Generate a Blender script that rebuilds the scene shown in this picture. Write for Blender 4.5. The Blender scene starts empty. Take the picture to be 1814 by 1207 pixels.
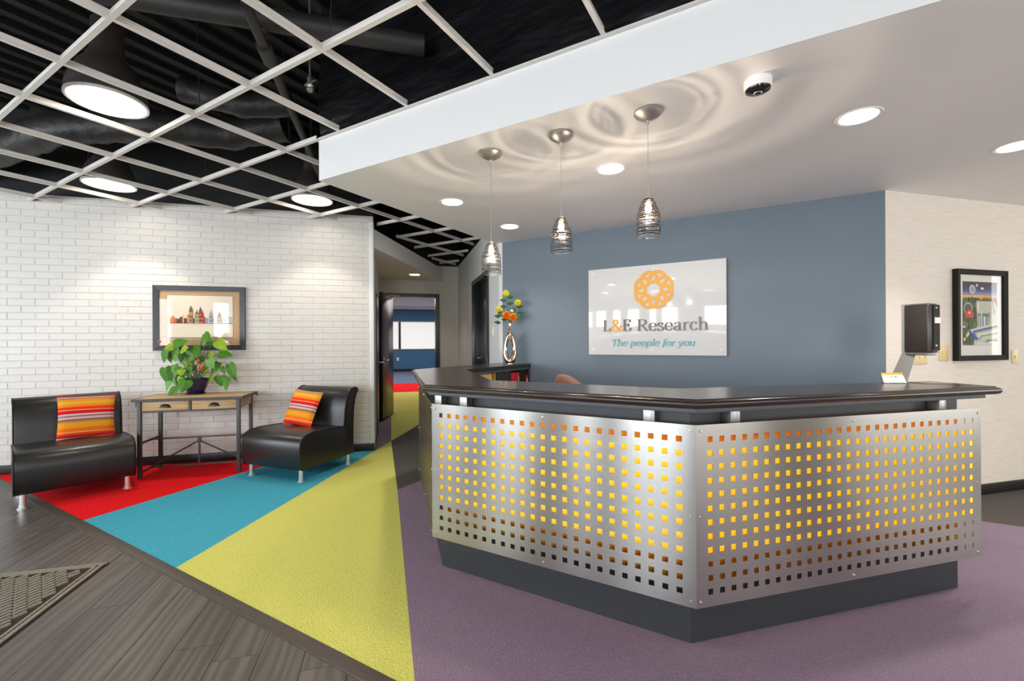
import bpy, bmesh, math, random
from mathutils import Vector, Matrix
random.seed(7)
C = bpy.context.scene.collection
SC = bpy.context.scene
PI = math.pi
S2 = math.sqrt(2)

# ---------------------------------------------------------------- camera
CAM_H, PHI, ROLL = 1.30, math.radians(30), math.radians(0.3)
r0 = Vector((math.cos(PHI), math.sin(PHI), 0)); fw = Vector((-math.sin(PHI), math.cos(PHI), 0)); up0 = Vector((0, 0, 1))
rt = r0 * math.cos(ROLL) - up0 * math.sin(ROLL); up = up0 * math.cos(ROLL) + r0 * math.sin(ROLL)
cd = bpy.data.cameras.new('camera'); cam = bpy.data.objects.new('camera', cd); C.objects.link(cam)
cd.sensor_width = 36; cd.lens = 785 / 1814 * 36; cd.shift_y = 4.5 / 1814; cd.clip_start = .05; cd.clip_end = 100
M = Matrix.Identity(4)
for i in range(3):
    M[i][0] = rt[i]; M[i][1] = up[i]; M[i][2] = -fw[i]
M[2][3] = CAM_H
cam.matrix_world = M
SC.camera = cam
# ---------------------------------------------------------------- world and view
w = bpy.data.worlds.new('world'); SC.world = w; w.use_nodes = True
w.node_tree.nodes['Background'].inputs[0].default_value = (.86, .93, 1, 1)
w.node_tree.nodes['Background'].inputs[1].default_value = 1.6
SC.view_settings.view_transform = 'Standard'; SC.view_settings.look = 'None'
SC.view_settings.exposure = 0.0; SC.view_settings.gamma = 1; SC.view_settings.use_curve_mapping = False
SC.cycles.max_bounces = 8; SC.cycles.diffuse_bounces = 4; SC.cycles.glossy_bounces = 4
SC.cycles.sample_clamp_indirect = 6; SC.cycles.caustics_reflective = False; SC.cycles.caustics_refractive = False

def area(name, loc, direction, sx, sy, power, col=(1, 1, 1)):
    l = bpy.data.lights.new(name, 'AREA'); l.shape = 'RECTANGLE'; l.size = sx; l.size_y = sy; l.energy = power; l.color = col
    o = bpy.data.objects.new(name, l); C.objects.link(o); o.location = loc
    o.rotation_euler = Vector(direction).to_track_quat('-Z', 'Y').to_euler(); return o
# daylight entering through the entrance windows in the wall behind the camera (x0, x1 of each opening)
WIN = [(-8.9, -7.5), (-7.1, -6.1), (-5.5, -4.85), (-4.3, -3.45), (-2.75, -2.3), (-1.95, -.95), (.6, 2.2)]
REAR_Y = -2.8
WZ0, WZ1 = .75, 2.3
for a, b in WIN:
    area('window_daylight', ((a + b) / 2, REAR_Y - .12, (WZ0 + WZ1) / 2), (0, 1, 0), b - a, WZ1 - WZ0, 72 * (b - a), (.87, .94, 1))
SIDE_X = 5.0
WIN2 = [(-1.6, -.2), (.7, 2.1), (3.0, 4.6), (6.25, 7.5)]     # windows in the side wall at the right, out of the frame
for a, b in WIN2:
    area('window_daylight', (SIDE_X + .12, (a + b) / 2, (WZ0 + WZ1) / 2), (-1, 0, 0), b - a, WZ1 - WZ0, 24 * (b - a), (1, .96, .90))

# ---------------------------------------------------------------- helpers
def lin(c): c /= 255.; return c / 12.92 if c <= .04045 else ((c + .055) / 1.055) ** 2.4
def rgb(*c): return (lin(c[0]), lin(c[1]), lin(c[2]), 1)
MATS = {}
def mat(name, col, rough=.5, metal=0., spec=.5, bump=None, var=None, coat=0., emit=None, alpha=None, aniso=None, stretch=None):
    """col: sRGB triple. bump=(scale,strength,dist). var=(scale,amount) value noise."""
    m = bpy.data.materials.new(name); m.use_nodes = True; nt = m.node_tree; N = nt.nodes; L = nt.links
    p = N['Principled BSDF']; p.inputs['Base Color'].default_value = rgb(*col); p.inputs['Roughness'].default_value = rough
    p.inputs['Metallic'].default_value = metal; p.inputs['Specular IOR Level'].default_value = spec
    p.inputs['Coat Weight'].default_value = coat; p.inputs['Coat Roughness'].default_value = .05
    tc = N.new('ShaderNodeTexCoord'); mp = N.new('ShaderNodeMapping'); L.new(tc.outputs['Object'], mp.inputs[0])
    if stretch: mp.inputs['Scale'].default_value = stretch
    if var:
        n = N.new('ShaderNodeTexNoise'); n.inputs['Scale'].default_value = var[0]; n.inputs['Detail'].default_value = 4; L.new(mp.outputs[0], n.inputs['Vector'])
        h = N.new('ShaderNodeHueSaturation'); h.inputs['Color'].default_value = rgb(*col)
        r = N.new('ShaderNodeMapRange'); r.inputs[1].default_value = .3; r.inputs[2].default_value = .7; r.inputs[3].default_value = 1 - var[1]; r.inputs[4].default_value = 1 + var[1]
        L.new(n.outputs['Fac'], r.inputs[0]); L.new(r.outputs[0], h.inputs['Value']); L.new(h.outputs[0], p.inputs['Base Color'])
    if bump:
        n = N.new('ShaderNodeTexNoise'); n.inputs['Scale'].default_value = bump[0]; n.inputs['Detail'].default_value = 3; L.new(mp.outputs[0], n.inputs['Vector'])
        b = N.new('ShaderNodeBump'); b.inputs['Strength'].default_value = bump[1]; b.inputs['Distance'].default_value = bump[2]
        L.new(n.outputs['Fac'], b.inputs['Height']); L.new(b.outputs[0], p.inputs['Normal'])
    if aniso:
        p.inputs['Anisotropic'].default_value = aniso; p.inputs['Anisotropic Rotation'].default_value = .25; t = N.new('ShaderNodeTangent'); t.direction_type = 'RADIAL'; t.axis = 'Z'; L.new(t.outputs[0], p.inputs['Tangent'])
    if emit:
        p.inputs['Emission Color'].default_value = rgb(*emit[0]); p.inputs['Emission Strength'].default_value = emit[1]
    MATS[name] = m; return m
def glass_mat(name, tint=(255, 255, 255), refl=.12):
    m = bpy.data.materials.new(name); m.use_nodes = True; nt = m.node_tree; N = nt.nodes; L = nt.links
    for n in list(N): N.remove(n)
    o = N.new('ShaderNodeOutputMaterial'); mx = N.new('ShaderNodeMixShader'); t = N.new('ShaderNodeBsdfTransparent'); g = N.new('ShaderNodeBsdfGlossy')
    lw = N.new('ShaderNodeLayerWeight'); lw.inputs[0].default_value = .5; pw = N.new('ShaderNodeMath'); pw.operation = 'POWER'; pw.inputs[1].default_value = 5; L.new(lw.outputs['Facing'], pw.inputs[0])
    f = N.new('ShaderNodeMath'); f.operation = 'MULTIPLY_ADD'; f.inputs[1].default_value = .6; f.inputs[2].default_value = .02; L.new(pw.outputs[0], f.inputs[0]); g.inputs['Roughness'].default_value = .02; t.inputs[0].default_value = rgb(*tint)
    L.new(f.outputs[0], mx.inputs[0]); L.new(t.outputs[0], mx.inputs[1]); L.new(g.outputs[0], mx.inputs[2]); L.new(mx.outputs[0], o.inputs[0]); MATS[name] = m; return m

class B:
    """collects geometry for one mesh object"""
    def __init__(s): s.v = []; s.f = []; s.mi = []; s.col = None
    def add(s, vs, fs, mi=0):
        o = len(s.v); s.v += [tuple(v) for v in vs]; s.f += [tuple(i + o for i in f) for f in fs]; s.mi += [mi] * len(fs); return s
    def box(s, x0, x1, y0, y1, z0, z1, mi=0):
        return s.add([(x0, y0, z0), (x1, y0, z0), (x1, y1, z0), (x0, y1, z0), (x0, y0, z1), (x1, y0, z1), (x1, y1, z1), (x0, y1, z1)],
                     [(0, 3, 2, 1), (4, 5, 6, 7), (0, 1, 5, 4), (1, 2, 6, 5), (2, 3, 7, 6), (3, 0, 4, 7)], mi)
    def prism(s, poly, z0, z1, mi=0):
        a = sum(poly[i][0] * poly[(i + 1) % len(poly)][1] - poly[(i + 1) % len(poly)][0] * poly[i][1] for i in range(len(poly)))
        if a < 0: poly = poly[::-1]
        n = len(poly); vs = [(x, y, z0) for x, y in poly] + [(x, y, z1) for x, y in poly]
        return s.add(vs, [tuple(range(n))[::-1], tuple(range(n, 2 * n))] + [(i, (i + 1) % n, n + (i + 1) % n, n + i) for i in range(n)], mi)
    def lathe(s, prof, seg=24, c=(0, 0, 0), mi=0, cap=True):
        n = len(prof); vs = []
        for i in range(seg):
            a = 2 * PI * i / seg
            for r, z in prof: vs.append((c[0] + r * math.cos(a), c[1] + r * math.sin(a), c[2] + z))
        fs = []
        for i in range(seg):
            j = (i + 1) % seg
            for k in range(n - 1): fs.append((i * n + k, j * n + k, j * n + k + 1, i * n + k + 1))
        if cap and prof[0][0] > 1e-6: fs.append(tuple(i * n for i in range(seg))[::-1])
        if cap and prof[-1][0] > 1e-6: fs.append(tuple(i * n + n - 1 for i in range(seg)))
        return s.add(vs, fs, mi)
    def tube(s, pts, r, seg=8, mi=0, cap=True, closed=False):
        pts = [Vector(p) for p in pts]; n = len(pts); rs = r if isinstance(r, (list, tuple)) else [r] * n
        vs = []; up_ = None
        for i, p in enumerate(pts):
            if closed: t = pts[(i + 1) % n] - pts[i - 1]
            else: t = pts[min(i + 1, n - 1)] - pts[max(i - 1, 0)]
            t.normalize()
            if up_ is None: up_ = t.orthogonal().normalized()
            up_ = (up_ - t * up_.dot(t)); up_ = up_.normalized() if up_.length > 1e-6 else t.orthogonal().normalized()
            q = t.cross(up_)
            for k in range(seg):
                a = 2 * PI * k / seg; vs.append(p + (up_ * math.cos(a) + q * math.sin(a)) * rs[i])
        fs = []
        for i in range(n if closed else n - 1):
            j = (i + 1) % n
            for k in range(seg): fs.append((i * seg + k, i * seg + (k + 1) % seg, j * seg + (k + 1) % seg, j * seg + k))
        if cap and not closed: fs += [tuple(range(seg))[::-1], tuple(range((n - 1) * seg, n * seg))]
        return s.add(vs, fs, mi)
    def mesh(s, name):
        me = bpy.data.meshes.new(name); me.from_pydata(s.v, [], s.f)
        if any(s.mi): me.polygons.foreach_set('material_index', s.mi)
        me.validate(); me.update(); return me

def fin(me, bevel=0., seg=2, smooth=None, angle=40):
    bm = bmesh.new(); bm.from_mesh(me); bmesh.ops.remove_doubles(bm, verts=bm.verts, dist=1e-5); bmesh.ops.recalc_face_normals(bm, faces=bm.faces)
    if bevel:
        es = [e for e in bm.edges if len(e.link_faces) == 2 and e.calc_face_angle(0) > math.radians(30)]
        bmesh.ops.bevel(bm, geom=es, offset=bevel, segments=seg, affect='EDGES', profile=.5, clamp_overlap=True)
    bm.to_mesh(me); bm.free()
    if smooth or (bevel and smooth is None):
        me.polygons.foreach_set('use_smooth', [True] * len(me.polygons))
        try: me.set_sharp_from_angle(angle=math.radians(angle))
        except Exception: pass
    me.update(); return me

def obj(name, b, m, parent=None, bevel=0., seg=2, smooth=None, loc=None, rot=None, label=None, kind=None, clean=True):
    me = b if isinstance(b, bpy.types.Mesh) else b.mesh(name)
    if clean and not isinstance(b, bpy.types.Mesh): fin(me, bevel, seg, smooth)
    o = bpy.data.objects.new(name, me); C.objects.link(o)
    for mm in (m if isinstance(m, (list, tuple)) else [m]):
        if len(me.materials) < (len(m) if isinstance(m, (list, tuple)) else 1): me.materials.append(MATS[mm] if isinstance(mm, str) else mm)
    if parent: o.parent = parent
    if loc is not None: o.location = loc
    if rot is not None: o.rotation_euler = rot
    if label: o['label'] = label
    if kind: o['kind'] = kind
    return o
def tag(o, label, cat, group=None):
    o['label'] = label; o['category'] = cat
    if group: o['group'] = group
    return o
def thing(name, label, cat, loc=(0, 0, 0), rz=0., group=None):
    o = bpy.data.objects.new(name, None); C.objects.link(o); o.empty_display_size = .1; o.location = loc; o.rotation_euler = (0, 0, rz)
    return tag(o, label, cat, group)
def dup(o, parent=None, loc=None, rz=None, label=None):
    c = o.copy(); C.objects.link(c)
    if parent: c.parent = parent
    if loc is not None: c.location = loc
    if rz is not None: c.rotation_euler = (0, 0, rz)
    if label: c['label'] = label
    for ch in [x for x in bpy.data.objects if x.parent == o]: dup(ch, c)
    return c
R45 = (0, 0, PI / 4)                       # frame of the brick wall: local X along it, local Y away from the camera
def Q(X, Y): return ((X - Y) / S2, (X + Y) / S2)
def struct(name, b, m, r45=False, **k):
    o = obj(name, b, m, rot=R45 if r45 else None, **k); o['kind'] = 'structure'; return o
def spot(name, loc, power, col, angle=110, blend=.6, size=.06, aim=(0, 0, -1), parent=None):
    l = bpy.data.lights.new(name, 'SPOT'); l.energy = power; l.color = col; l.spot_size = math.radians(angle); l.spot_blend = blend; l.shadow_soft_size = size
    o = bpy.data.objects.new(name, l); C.objects.link(o); o.location = loc; o.rotation_euler = Vector(aim).to_track_quat('-Z', 'Y').to_euler()
    if parent: o.parent = parent
    return o

# ---------------------------------------------------------------- materials
mat('white_brick', (212, 207, 201), .45, bump=(60, .25, .004), var=(1.5, .02))
mat('mortar', (204, 199, 193), .6, bump=(80, .3, .003))
mat('white_paint', (232, 231, 230), .6)
mat('soffit_paint', (237, 234, 231), .55)
mat('hall_paint', (206, 198, 188), .6)
mat('blue_wall', (101, 115, 127), .42, var=(.8, .03))
mat('room_blue', (62, 110, 150), .6)
mat('black_base', (28, 27, 27), .4)
mat('black_door', (38, 38, 40), .25)
mat('deck_black', (13, 13, 13), .6, bump=(30, .3, .01))
mat('sheet_black', (15, 15, 18), .33, bump=(3.2, .8, .05), stretch=(.6, .6, 1.6))
mat('pipe_dark', (44, 42, 41), .55, var=(9, .12))
mat('duct_dark', (36, 34, 33), .5, bump=(12, .6, .02), var=(5, .15))
mat('tee_white', (222, 216, 210), .4)
mat('steel', (172, 170, 166), .25, metal=1, aniso=.95, bump=(1.0, .06, .002), stretch=(6, 6, 420))
mat('steel_plain', (150, 150, 148), .35, metal=1)
mat('chrome', (230, 230, 230), .07, metal=1)
mat('satin', (236, 234, 230), .3, metal=.85)
mat('standoff_white', (236, 234, 230), .3)
mat('nickel', (200, 196, 190), .4, metal=1)
mat('counter', (46, 39, 36), .24, spec=.5)
mat('desk_dark', (52, 55, 58), .42, var=(3, .06), stretch=(1, 1, 14))
mat('desk_edge', (78, 84, 90), .5)
mat('amber_board', (238, 168, 44), .6)
mat('lit_yellow', (255, 200, 60), .5, emit=((255, 186, 30), 1.0))
mat('leather', (34, 33, 32), .33, bump=(160, .12, .002), spec=.5)
mat('piping', (22, 22, 22), .45)
mat('iron', (74, 72, 70), .5, metal=.4, bump=(80, .15, .002))
mat('leaf', (62, 118, 12), .5, spec=.25, var=(20, .15)); mat('leaf_pale', (98, 146, 62), .5, spec=.3, var=(20, .12)); mat('leaf_lime', (128, 160, 14), .5, spec=.25, var=(20, .14)); mat('leaf_dark', (32, 78, 10), .5, spec=.25, var=(20, .15))
mat('stem', (84, 96, 40), .6); mat('spike_red', (206, 70, 30), .5)
mat('pot_blue', (20, 22, 62), .2, coat=.3); mat('soil', (40, 30, 24), .9)
mat('frame_black', (30, 30, 31), .35)
mat('frame_dark', (36, 33, 31), .7, spec=.15)
mat('wire', (120, 112, 106), .2, metal=1)
mat('tan_mat', (196, 160, 120), .7); mat('cream', (232, 218, 194), .7); mat('white_mat', (226, 222, 214), .7)
glass_mat('glass')
mat('sign_panel', (230, 229, 227), .06, spec=.75)
mat('sign_orange', (244, 176, 66), .45); mat('sign_brown', (74, 50, 46), .25); mat('sign_teal', (86, 168, 172), .4)
mat('card_white', (240, 238, 234), .5); mat('card_orange', (248, 178, 60), .5); mat('ink_grey', (120, 120, 120), .6)
mat('red_binder', (206, 26, 52), .4); mat('label_cream', (236, 214, 180), .6)
mat('cab_brown', (58, 50, 45), .45); mat('wood_orange', (214, 150, 60), .5, var=(6, .1), stretch=(1, 1, 8)); mat('paper_cream', (238, 208, 140), .6)
mat('fabric_brown', (126, 92, 78), .9, bump=(220, .5, .003)); mat('plastic_dark', (52, 46, 42), .5)
mat('disp_dark', (58, 50, 48), .3); mat('disp_grey', (132, 132, 128), .4, metal=.5); mat('disp_black', (30, 27, 25), .65, spec=.15)
mat('almond', (222, 202, 150), .4)
mat('lamp_lens', (255, 250, 240), .5, emit=((255, 246, 230), 9)); mat('bulb', (255, 230, 200), .5, emit=((255, 214, 160), 40))
mat('lamp_bell', (62, 57, 54), .35, var=(6, .12), spec=.4)
mat('trim_ring', (235, 232, 228), .4)
mat('cam_dark', (30, 27, 26), .12)
mat('flower_yellow', (214, 206, 40), .6); mat('flower_orange', (250, 140, 30), .55); mat('flower_white', (210, 200, 150), .6); mat('flower_leaf', (44, 84, 42), .5)
mat('gold_chrome', (222, 200, 176), .06, metal=1)
mat('window_shade', (205, 205, 203), .6, emit=((255, 253, 248), .62))
mat('room_ceiling', (235, 235, 235), .7)

def carpet(name, col, rough=.95, sc=260, dep=.006):
    m = mat(name, col, rough, spec=.1, var=(170, .16), bump=(sc * .6, 1., dep)); return m
carpet('carpet_red', (220, 22, 28)); carpet('carpet_teal', (68, 158, 180)); carpet('carpet_yellow', (200, 198, 104)); carpet('carpet_purple', (132, 115, 133)); carpet('carpet_bluegrey', (96, 110, 132))
def carpet_weave(name, c1, c2, sc):
    m = mat(name, c1, .95, spec=.1); nt = m.node_tree; N = nt.nodes; L = nt.links; p = N['Principled BSDF']
    tc = N.new('ShaderNodeTexCoord'); w1 = N.new('ShaderNodeTexWave'); w1.inputs['Scale'].default_value = sc; w1.inputs['Distortion'].default_value = 2.5; w1.inputs['Detail'].default_value = 2; w1.bands_direction = 'DIAGONAL'
    L.new(tc.outputs['Object'], w1.inputs[0]); r = N.new('ShaderNodeMix'); r.data_type = 'RGBA'; r.inputs[6].default_value = rgb(*c1); r.inputs[7].default_value = rgb(*c2); L.new(w1.outputs['Fac'], r.inputs[0]); L.new(r.outputs[2], p.inputs['Base Color'])
    b = N.new('ShaderNodeBump'); b.inputs['Strength'].default_value = .5; b.inputs['Distance'].default_value = .004; L.new(w1.outputs['Fac'], b.inputs['Height']); L.new(b.outputs[0], p.inputs['Normal']); return m
carpet_weave('carpet_grey', (60, 57, 55), (104, 99, 95), 34)
def wood_dark():
    m = mat('plank_wood', (78, 70, 64), .33, spec=.45); nt = m.node_tree; N = nt.nodes; L = nt.links; p = N['Principled BSDF']
    tc = N.new('ShaderNodeTexCoord'); oi = N.new('ShaderNodeObjectInfo'); ad = N.new('ShaderNodeVectorMath'); ad.operation = 'ADD'
    mu = N.new('ShaderNodeMath'); mu.operation = 'MULTIPLY'; mu.inputs[1].default_value = 37; L.new(oi.outputs['Random'], mu.inputs[0])
    L.new(tc.outputs['Object'], ad.inputs[0]); L.new(mu.outputs[0], ad.inputs[1])
    mp = N.new('ShaderNodeMapping'); mp.inputs['Scale'].default_value = (11, 1.0, 1); L.new(ad.outputs[0], mp.inputs[0])
    n = N.new('ShaderNodeTexNoise'); n.inputs['Scale'].default_value = 1.6; n.inputs['Detail'].default_value = 7; n.inputs['Distortion'].default_value = 1.4; L.new(mp.outputs[0], n.inputs[0])
    wv = N.new('ShaderNodeTexWave'); wv.inputs['Scale'].default_value = .55; wv.inputs['Distortion'].default_value = 14; wv.inputs['Detail'].default_value = 3; L.new(mp.outputs[0], wv.inputs[0])
    mm = N.new('ShaderNodeMath'); mm.operation = 'MULTIPLY'; L.new(n.outputs['Fac'], mm.inputs[0]); L.new(wv.outputs['Fac'], mm.inputs[1])
    cr = N.new('ShaderNodeValToRGB'); cr.color_ramp.elements[0].color = rgb(74, 69, 65); cr.color_ramp.elements[1].color = rgb(98, 92, 87); cr.color_ramp.elements[1].position = .62; L.new(mm.outputs[0], cr.inputs[0])
    hs = N.new('ShaderNodeHueSaturation'); mr = N.new('ShaderNodeMapRange'); mr.inputs[3].default_value = .8; mr.inputs[4].default_value = 1.12; L.new(oi.outputs['Random'], mr.inputs[0]); L.new(mr.outputs[0], hs.inputs['Value']); L.new(cr.outputs[0], hs.inputs['Color']); L.new(hs.outputs[0], p.inputs['Base Color'])
    b = N.new('ShaderNodeBump'); b.inputs['Strength'].default_value = .25; b.inputs['Distance'].default_value = .002; L.new(mm.outputs[0], b.inputs['Height']); L.new(b.outputs[0], p.inputs['Normal'])
wood_dark()
mat('strip_wood', (70, 62, 56), .4, var=(8, .2), stretch=(1.5, 12, 1))
def pine():
    m = mat('pine', (196, 160, 112), .5); nt = m.node_tree; N = nt.nodes; L = nt.links; p = N['Principled BSDF']
    tc = N.new('ShaderNodeTexCoord'); mp = N.new('ShaderNodeMapping'); mp.inputs['Scale'].default_value = (1.5, 22, 22); L.new(tc.outputs['Object'], mp.inputs[0])
    n = N.new('ShaderNodeTexNoise'); n.inputs['Scale'].default_value = 2; n.inputs['Detail'].default_value = 6; L.new(mp.outputs[0], n.inputs[0])
    cr = N.new('ShaderNodeValToRGB'); cr.color_ramp.elements[0].color = rgb(158, 120, 78); cr.color_ramp.elements[0].position = .3; cr.color_ramp.elements[1].color = rgb(208, 174, 126); cr.color_ramp.elements[1].position = .7; L.new(n.outputs['Fac'], cr.inputs[0]); L.new(cr.outputs[0], p.inputs['Base Color'])
pine()
def grasscloth():
    m = mat('grasscloth', (226, 212, 194), .8); nt = m.node_tree; N = nt.nodes; L = nt.links; p = N['Principled BSDF']
    tc = N.new('ShaderNodeTexCoord'); mp = N.new('ShaderNodeMapping'); mp.inputs['Scale'].default_value = (5, 5, 190); L.new(tc.outputs['Object'], mp.inputs[0])
    n = N.new('ShaderNodeTexNoise'); n.inputs['Scale'].default_value = 1.3; n.inputs['Detail'].default_value = 4; L.new(mp.outputs[0], n.inputs[0])
    cr = N.new('ShaderNodeValToRGB'); cr.color_ramp.elements[0].color = rgb(218, 208, 196); cr.color_ramp.elements[0].position = .3; cr.color_ramp.elements[1].color = rgb(232, 224, 213); cr.color_ramp.elements[1].position = .62; L.new(n.outputs['Fac'], cr.inputs[0]); L.new(cr.outputs[0], p.inputs['Base Color'])
    b = N.new('ShaderNodeBump'); b.inputs['Strength'].default_value = .35; b.inputs['Distance'].default_value = .003; L.new(n.outputs['Fac'], b.inputs['Height']); L.new(b.outputs[0], p.inputs['Normal'])
grasscloth()
def stripes():
    m = mat('serape', (230, 90, 30), .9, spec=.1, bump=(300, .4, .002)); nt = m.node_tree; N = nt.nodes; L = nt.links; p = N['Principled BSDF']
    tc = N.new('ShaderNodeTexCoord'); sx = N.new('ShaderNodeSeparateXYZ'); L.new(tc.outputs['Object'], sx.inputs[0])
    mr = N.new('ShaderNodeMapRange'); mr.inputs[1].default_value = -.2; mr.inputs[2].default_value = .2; L.new(sx.outputs['Z'], mr.inputs[0])
    cr = N.new('ShaderNodeValToRGB'); cr.color_ramp.interpolation = 'CONSTANT'; e = cr.color_ramp.elements
    cols = [(0, (196, 178, 176)), (.03, (214, 40, 36)), (.09, (230, 84, 30)), (.14, (240, 190, 120)), (.155, (236, 112, 28)), (.24, (226, 152, 40)), (.36, (196, 128, 56)), (.40, (140, 92, 78)), (.44, (196, 172, 172)), (.49, (150, 96, 90)), (.52, (206, 176, 176)), (.56, (206, 28, 40)), (.64, (244, 170, 110)), (.655, (226, 60, 30)), (.72, (240, 130, 34)), (.78, (222, 166, 52)), (.86, (236, 120, 40)), (.88, (206, 150, 60)), (.91, (150, 100, 84)), (.93, (200, 176, 172)), (.955, (214, 30, 38))]
    e[0].position = 0; e[0].color = rgb(*cols[0][1]); e[1].position = cols[1][0]; e[1].color = rgb(*cols[1][1])
    for ps, cc in cols[2:]:
        k = e.new(ps); k.color = rgb(*cc)
    L.new(mr.outputs[0], cr.inputs[0]); L.new(cr.outputs[0], p.inputs['Base Color'])
stripes()
def print_mat():
    m = mat('print_ink', (255, 255, 255), .6); nt = m.node_tree; a = nt.nodes.new('ShaderNodeVertexColor'); a.layer_name = 'ink'; nt.links.new(a.outputs[0], nt.nodes['Principled BSDF'].inputs['Base Color'])
print_mat()
def mat_rib():
    carpet('mat_rib', (132, 126, 116), sc=180); carpet('mat_base', (62, 54, 46), sc=200)
mat_rib()

# ================================================================= SETTING
G, SOF, DECK = 2.77, 2.48, 3.75           # open grid, lowered ceiling, black deck
BY = 5.643                                # brick wall plane in the 45 degree frame
# ---- floor
fl = struct('floor', B().box(-22, 8, -3.2, 24, -.12, -.012), 'deck_black')
def part_floor(name, poly, m, label, z1=0., z0=-.012):
    return obj(name, B().prism(poly, z0, z1), m, fl, label=label)
part_floor('carpet', [(-6.85, 1.25), (-4.395, 1.25), (-4.727, 3.253)], 'carpet_red', 'red carpet wedge along brick wall', .004)
part_floor('carpet', [(-4.395, 1.25), (-2.985, 1.25), (-4.14, 3.84), (-4.727, 3.253)], 'carpet_teal', 'teal carpet wedge', .004)
part_floor('carpet', [(-2.985, 1.25), (-1.146, 1.25), (-2.86, 2.9), (-4.351, 4.304)], 'carpet_yellow', 'yellow green carpet wedge in front', .004)
part_floor('carpet', [(-1.146, 1.25), (1.75, 1.25), (1.75, 4.435), (-2.85, 4.435), (-2.85, 2.89)], 'carpet_purple', 'purple carpet around the desk', .004)
part_floor('carpet', [(-2.85, 2.89), (-2.85, 4.6), (-5.1, 6.85), (-5.385, 6.615), (-4.351, 4.304)], 'carpet_grey', 'dark grey woven carpet in hall', .003)
part_floor('carpet', [(-2.85, 4.435), (1.75, 4.435), (5, 7.7), (5, 9), (-2.85, 9)], 'carpet_grey', 'dark grey woven carpet by right wall', .003)
part_floor('carpet', [(-4.351, 4.304), (-5.385, 6.615), (-6.03, 5.97)], 'carpet_yellow', 'yellow green carpet in hall', .004)
part_floor('carpet', [(-4.14, 3.84), (-4.351, 4.304), (-6.03, 5.97), (-6.17, 5.83)], 'carpet_purple', 'purple carpet in hall', .004)
part_floor('carpet', [Q(-5, 8.485), Q(6, 8.485), Q(6, 12.2), Q(-5, 12.2)], 'carpet_yellow', 'yellow green carpet beyond doorway', .0035)
part_floor('carpet', [Q(-5, 12.2), Q(6, 12.2), Q(6, 14.9), Q(-5, 14.9)], 'carpet_red', 'red carpet stripe beyond doorway', .0035)
part_floor('carpet', [Q(-5, 14.9), Q(6, 14.9), Q(6, 21.3), Q(-5, 21.3)], 'carpet_bluegrey', 'blue grey carpet in far room', .0035)
# wood planks, laid along local Y of the 45 degree frame, cut at the carpet edge
def clip(poly, f):
    out = []
    for i in range(len(poly)):
        a, b = poly[i], poly[(i + 1) % len(poly)]; fa, fb = f(a), f(b)
        if fa <= 0: out.append(a)
        if (fa < 0 < fb) or (fb < 0 < fa):
            t = fa / (fa - fb); out.append((a[0] + (b[0] - a[0]) * t, a[1] + (b[1] - a[1]) * t))
    return out
PW = .182
far_planks = B()
np_ = 0
for k in range(-40, 60):
    X0 = -1.457 + k * PW
    ph = (2.645 if k == 0 else random.uniform(0, 1.22))
    for j in range(-6, 12):
        Y0 = ph + j * 1.22
        p = [(X0 + .0012, Y0 + .0012), (X0 + PW - .0012, Y0 + .0012), (X0 + PW - .0012, Y0 + 1.22 - .0012), (X0 + .0012, Y0 + 1.22 - .0012)]
        wp = lambda q: Q(*q)
        inside = Q(*p[0])[0] > 1.6 and Q(*p[0])[1] > .5
        if inside: p = clip(p, lambda q: 1.755 - wp(q)[0])  # unseen planks right of the carpet, invented for a brown reflection in the steel
        p = clip(p, lambda q: wp(q)[1] - (7.5 if inside else 1.185)) if len(p) > 2 else p; p = clip(p, lambda q: -2.8 - wp(q)[1]) if len(p) > 2 else p
        p = clip(p, lambda q: -9.6 - wp(q)[0]) if len(p) > 2 else p; p = clip(p, lambda q: wp(q)[0] - 5) if len(p) > 2 else p
        if len(p) < 3: continue
        c = Q(sum(q[0] for q in p) / len(p), sum(q[1] for q in p) / len(p))
        if c[1] > -.75 and -7.2 < c[0] < 1.2 and np_ < 290:
            np_ += 1; obj('plank', B().prism(p, -.012, 0.), 'plank_wood', fl, rot=R45)
        else: far_planks.prism(p, -.012, 0.)
obj('planks', far_planks, 'plank_wood', fl, rot=R45, kind='stuff')
ts = B()
prof = [(1.183, -.01), (1.183, .002), (1.189, .005), (1.215, .007), (1.245, .006), (1.252, .003), (1.252, -.01)]
n = len(prof); ts.add([(-6.8, y, z) for y, z in prof] + [(6, y, z) for y, z in prof], [tuple(range(n)), tuple(range(n, 2 * n))[::-1]] + [(i, i + n, (i + 1) % n + n, (i + 1) % n) for i in range(n)])
struct('trim_1', ts, 'strip_wood', label='dark wood transition strip between planks and carpet')

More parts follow.
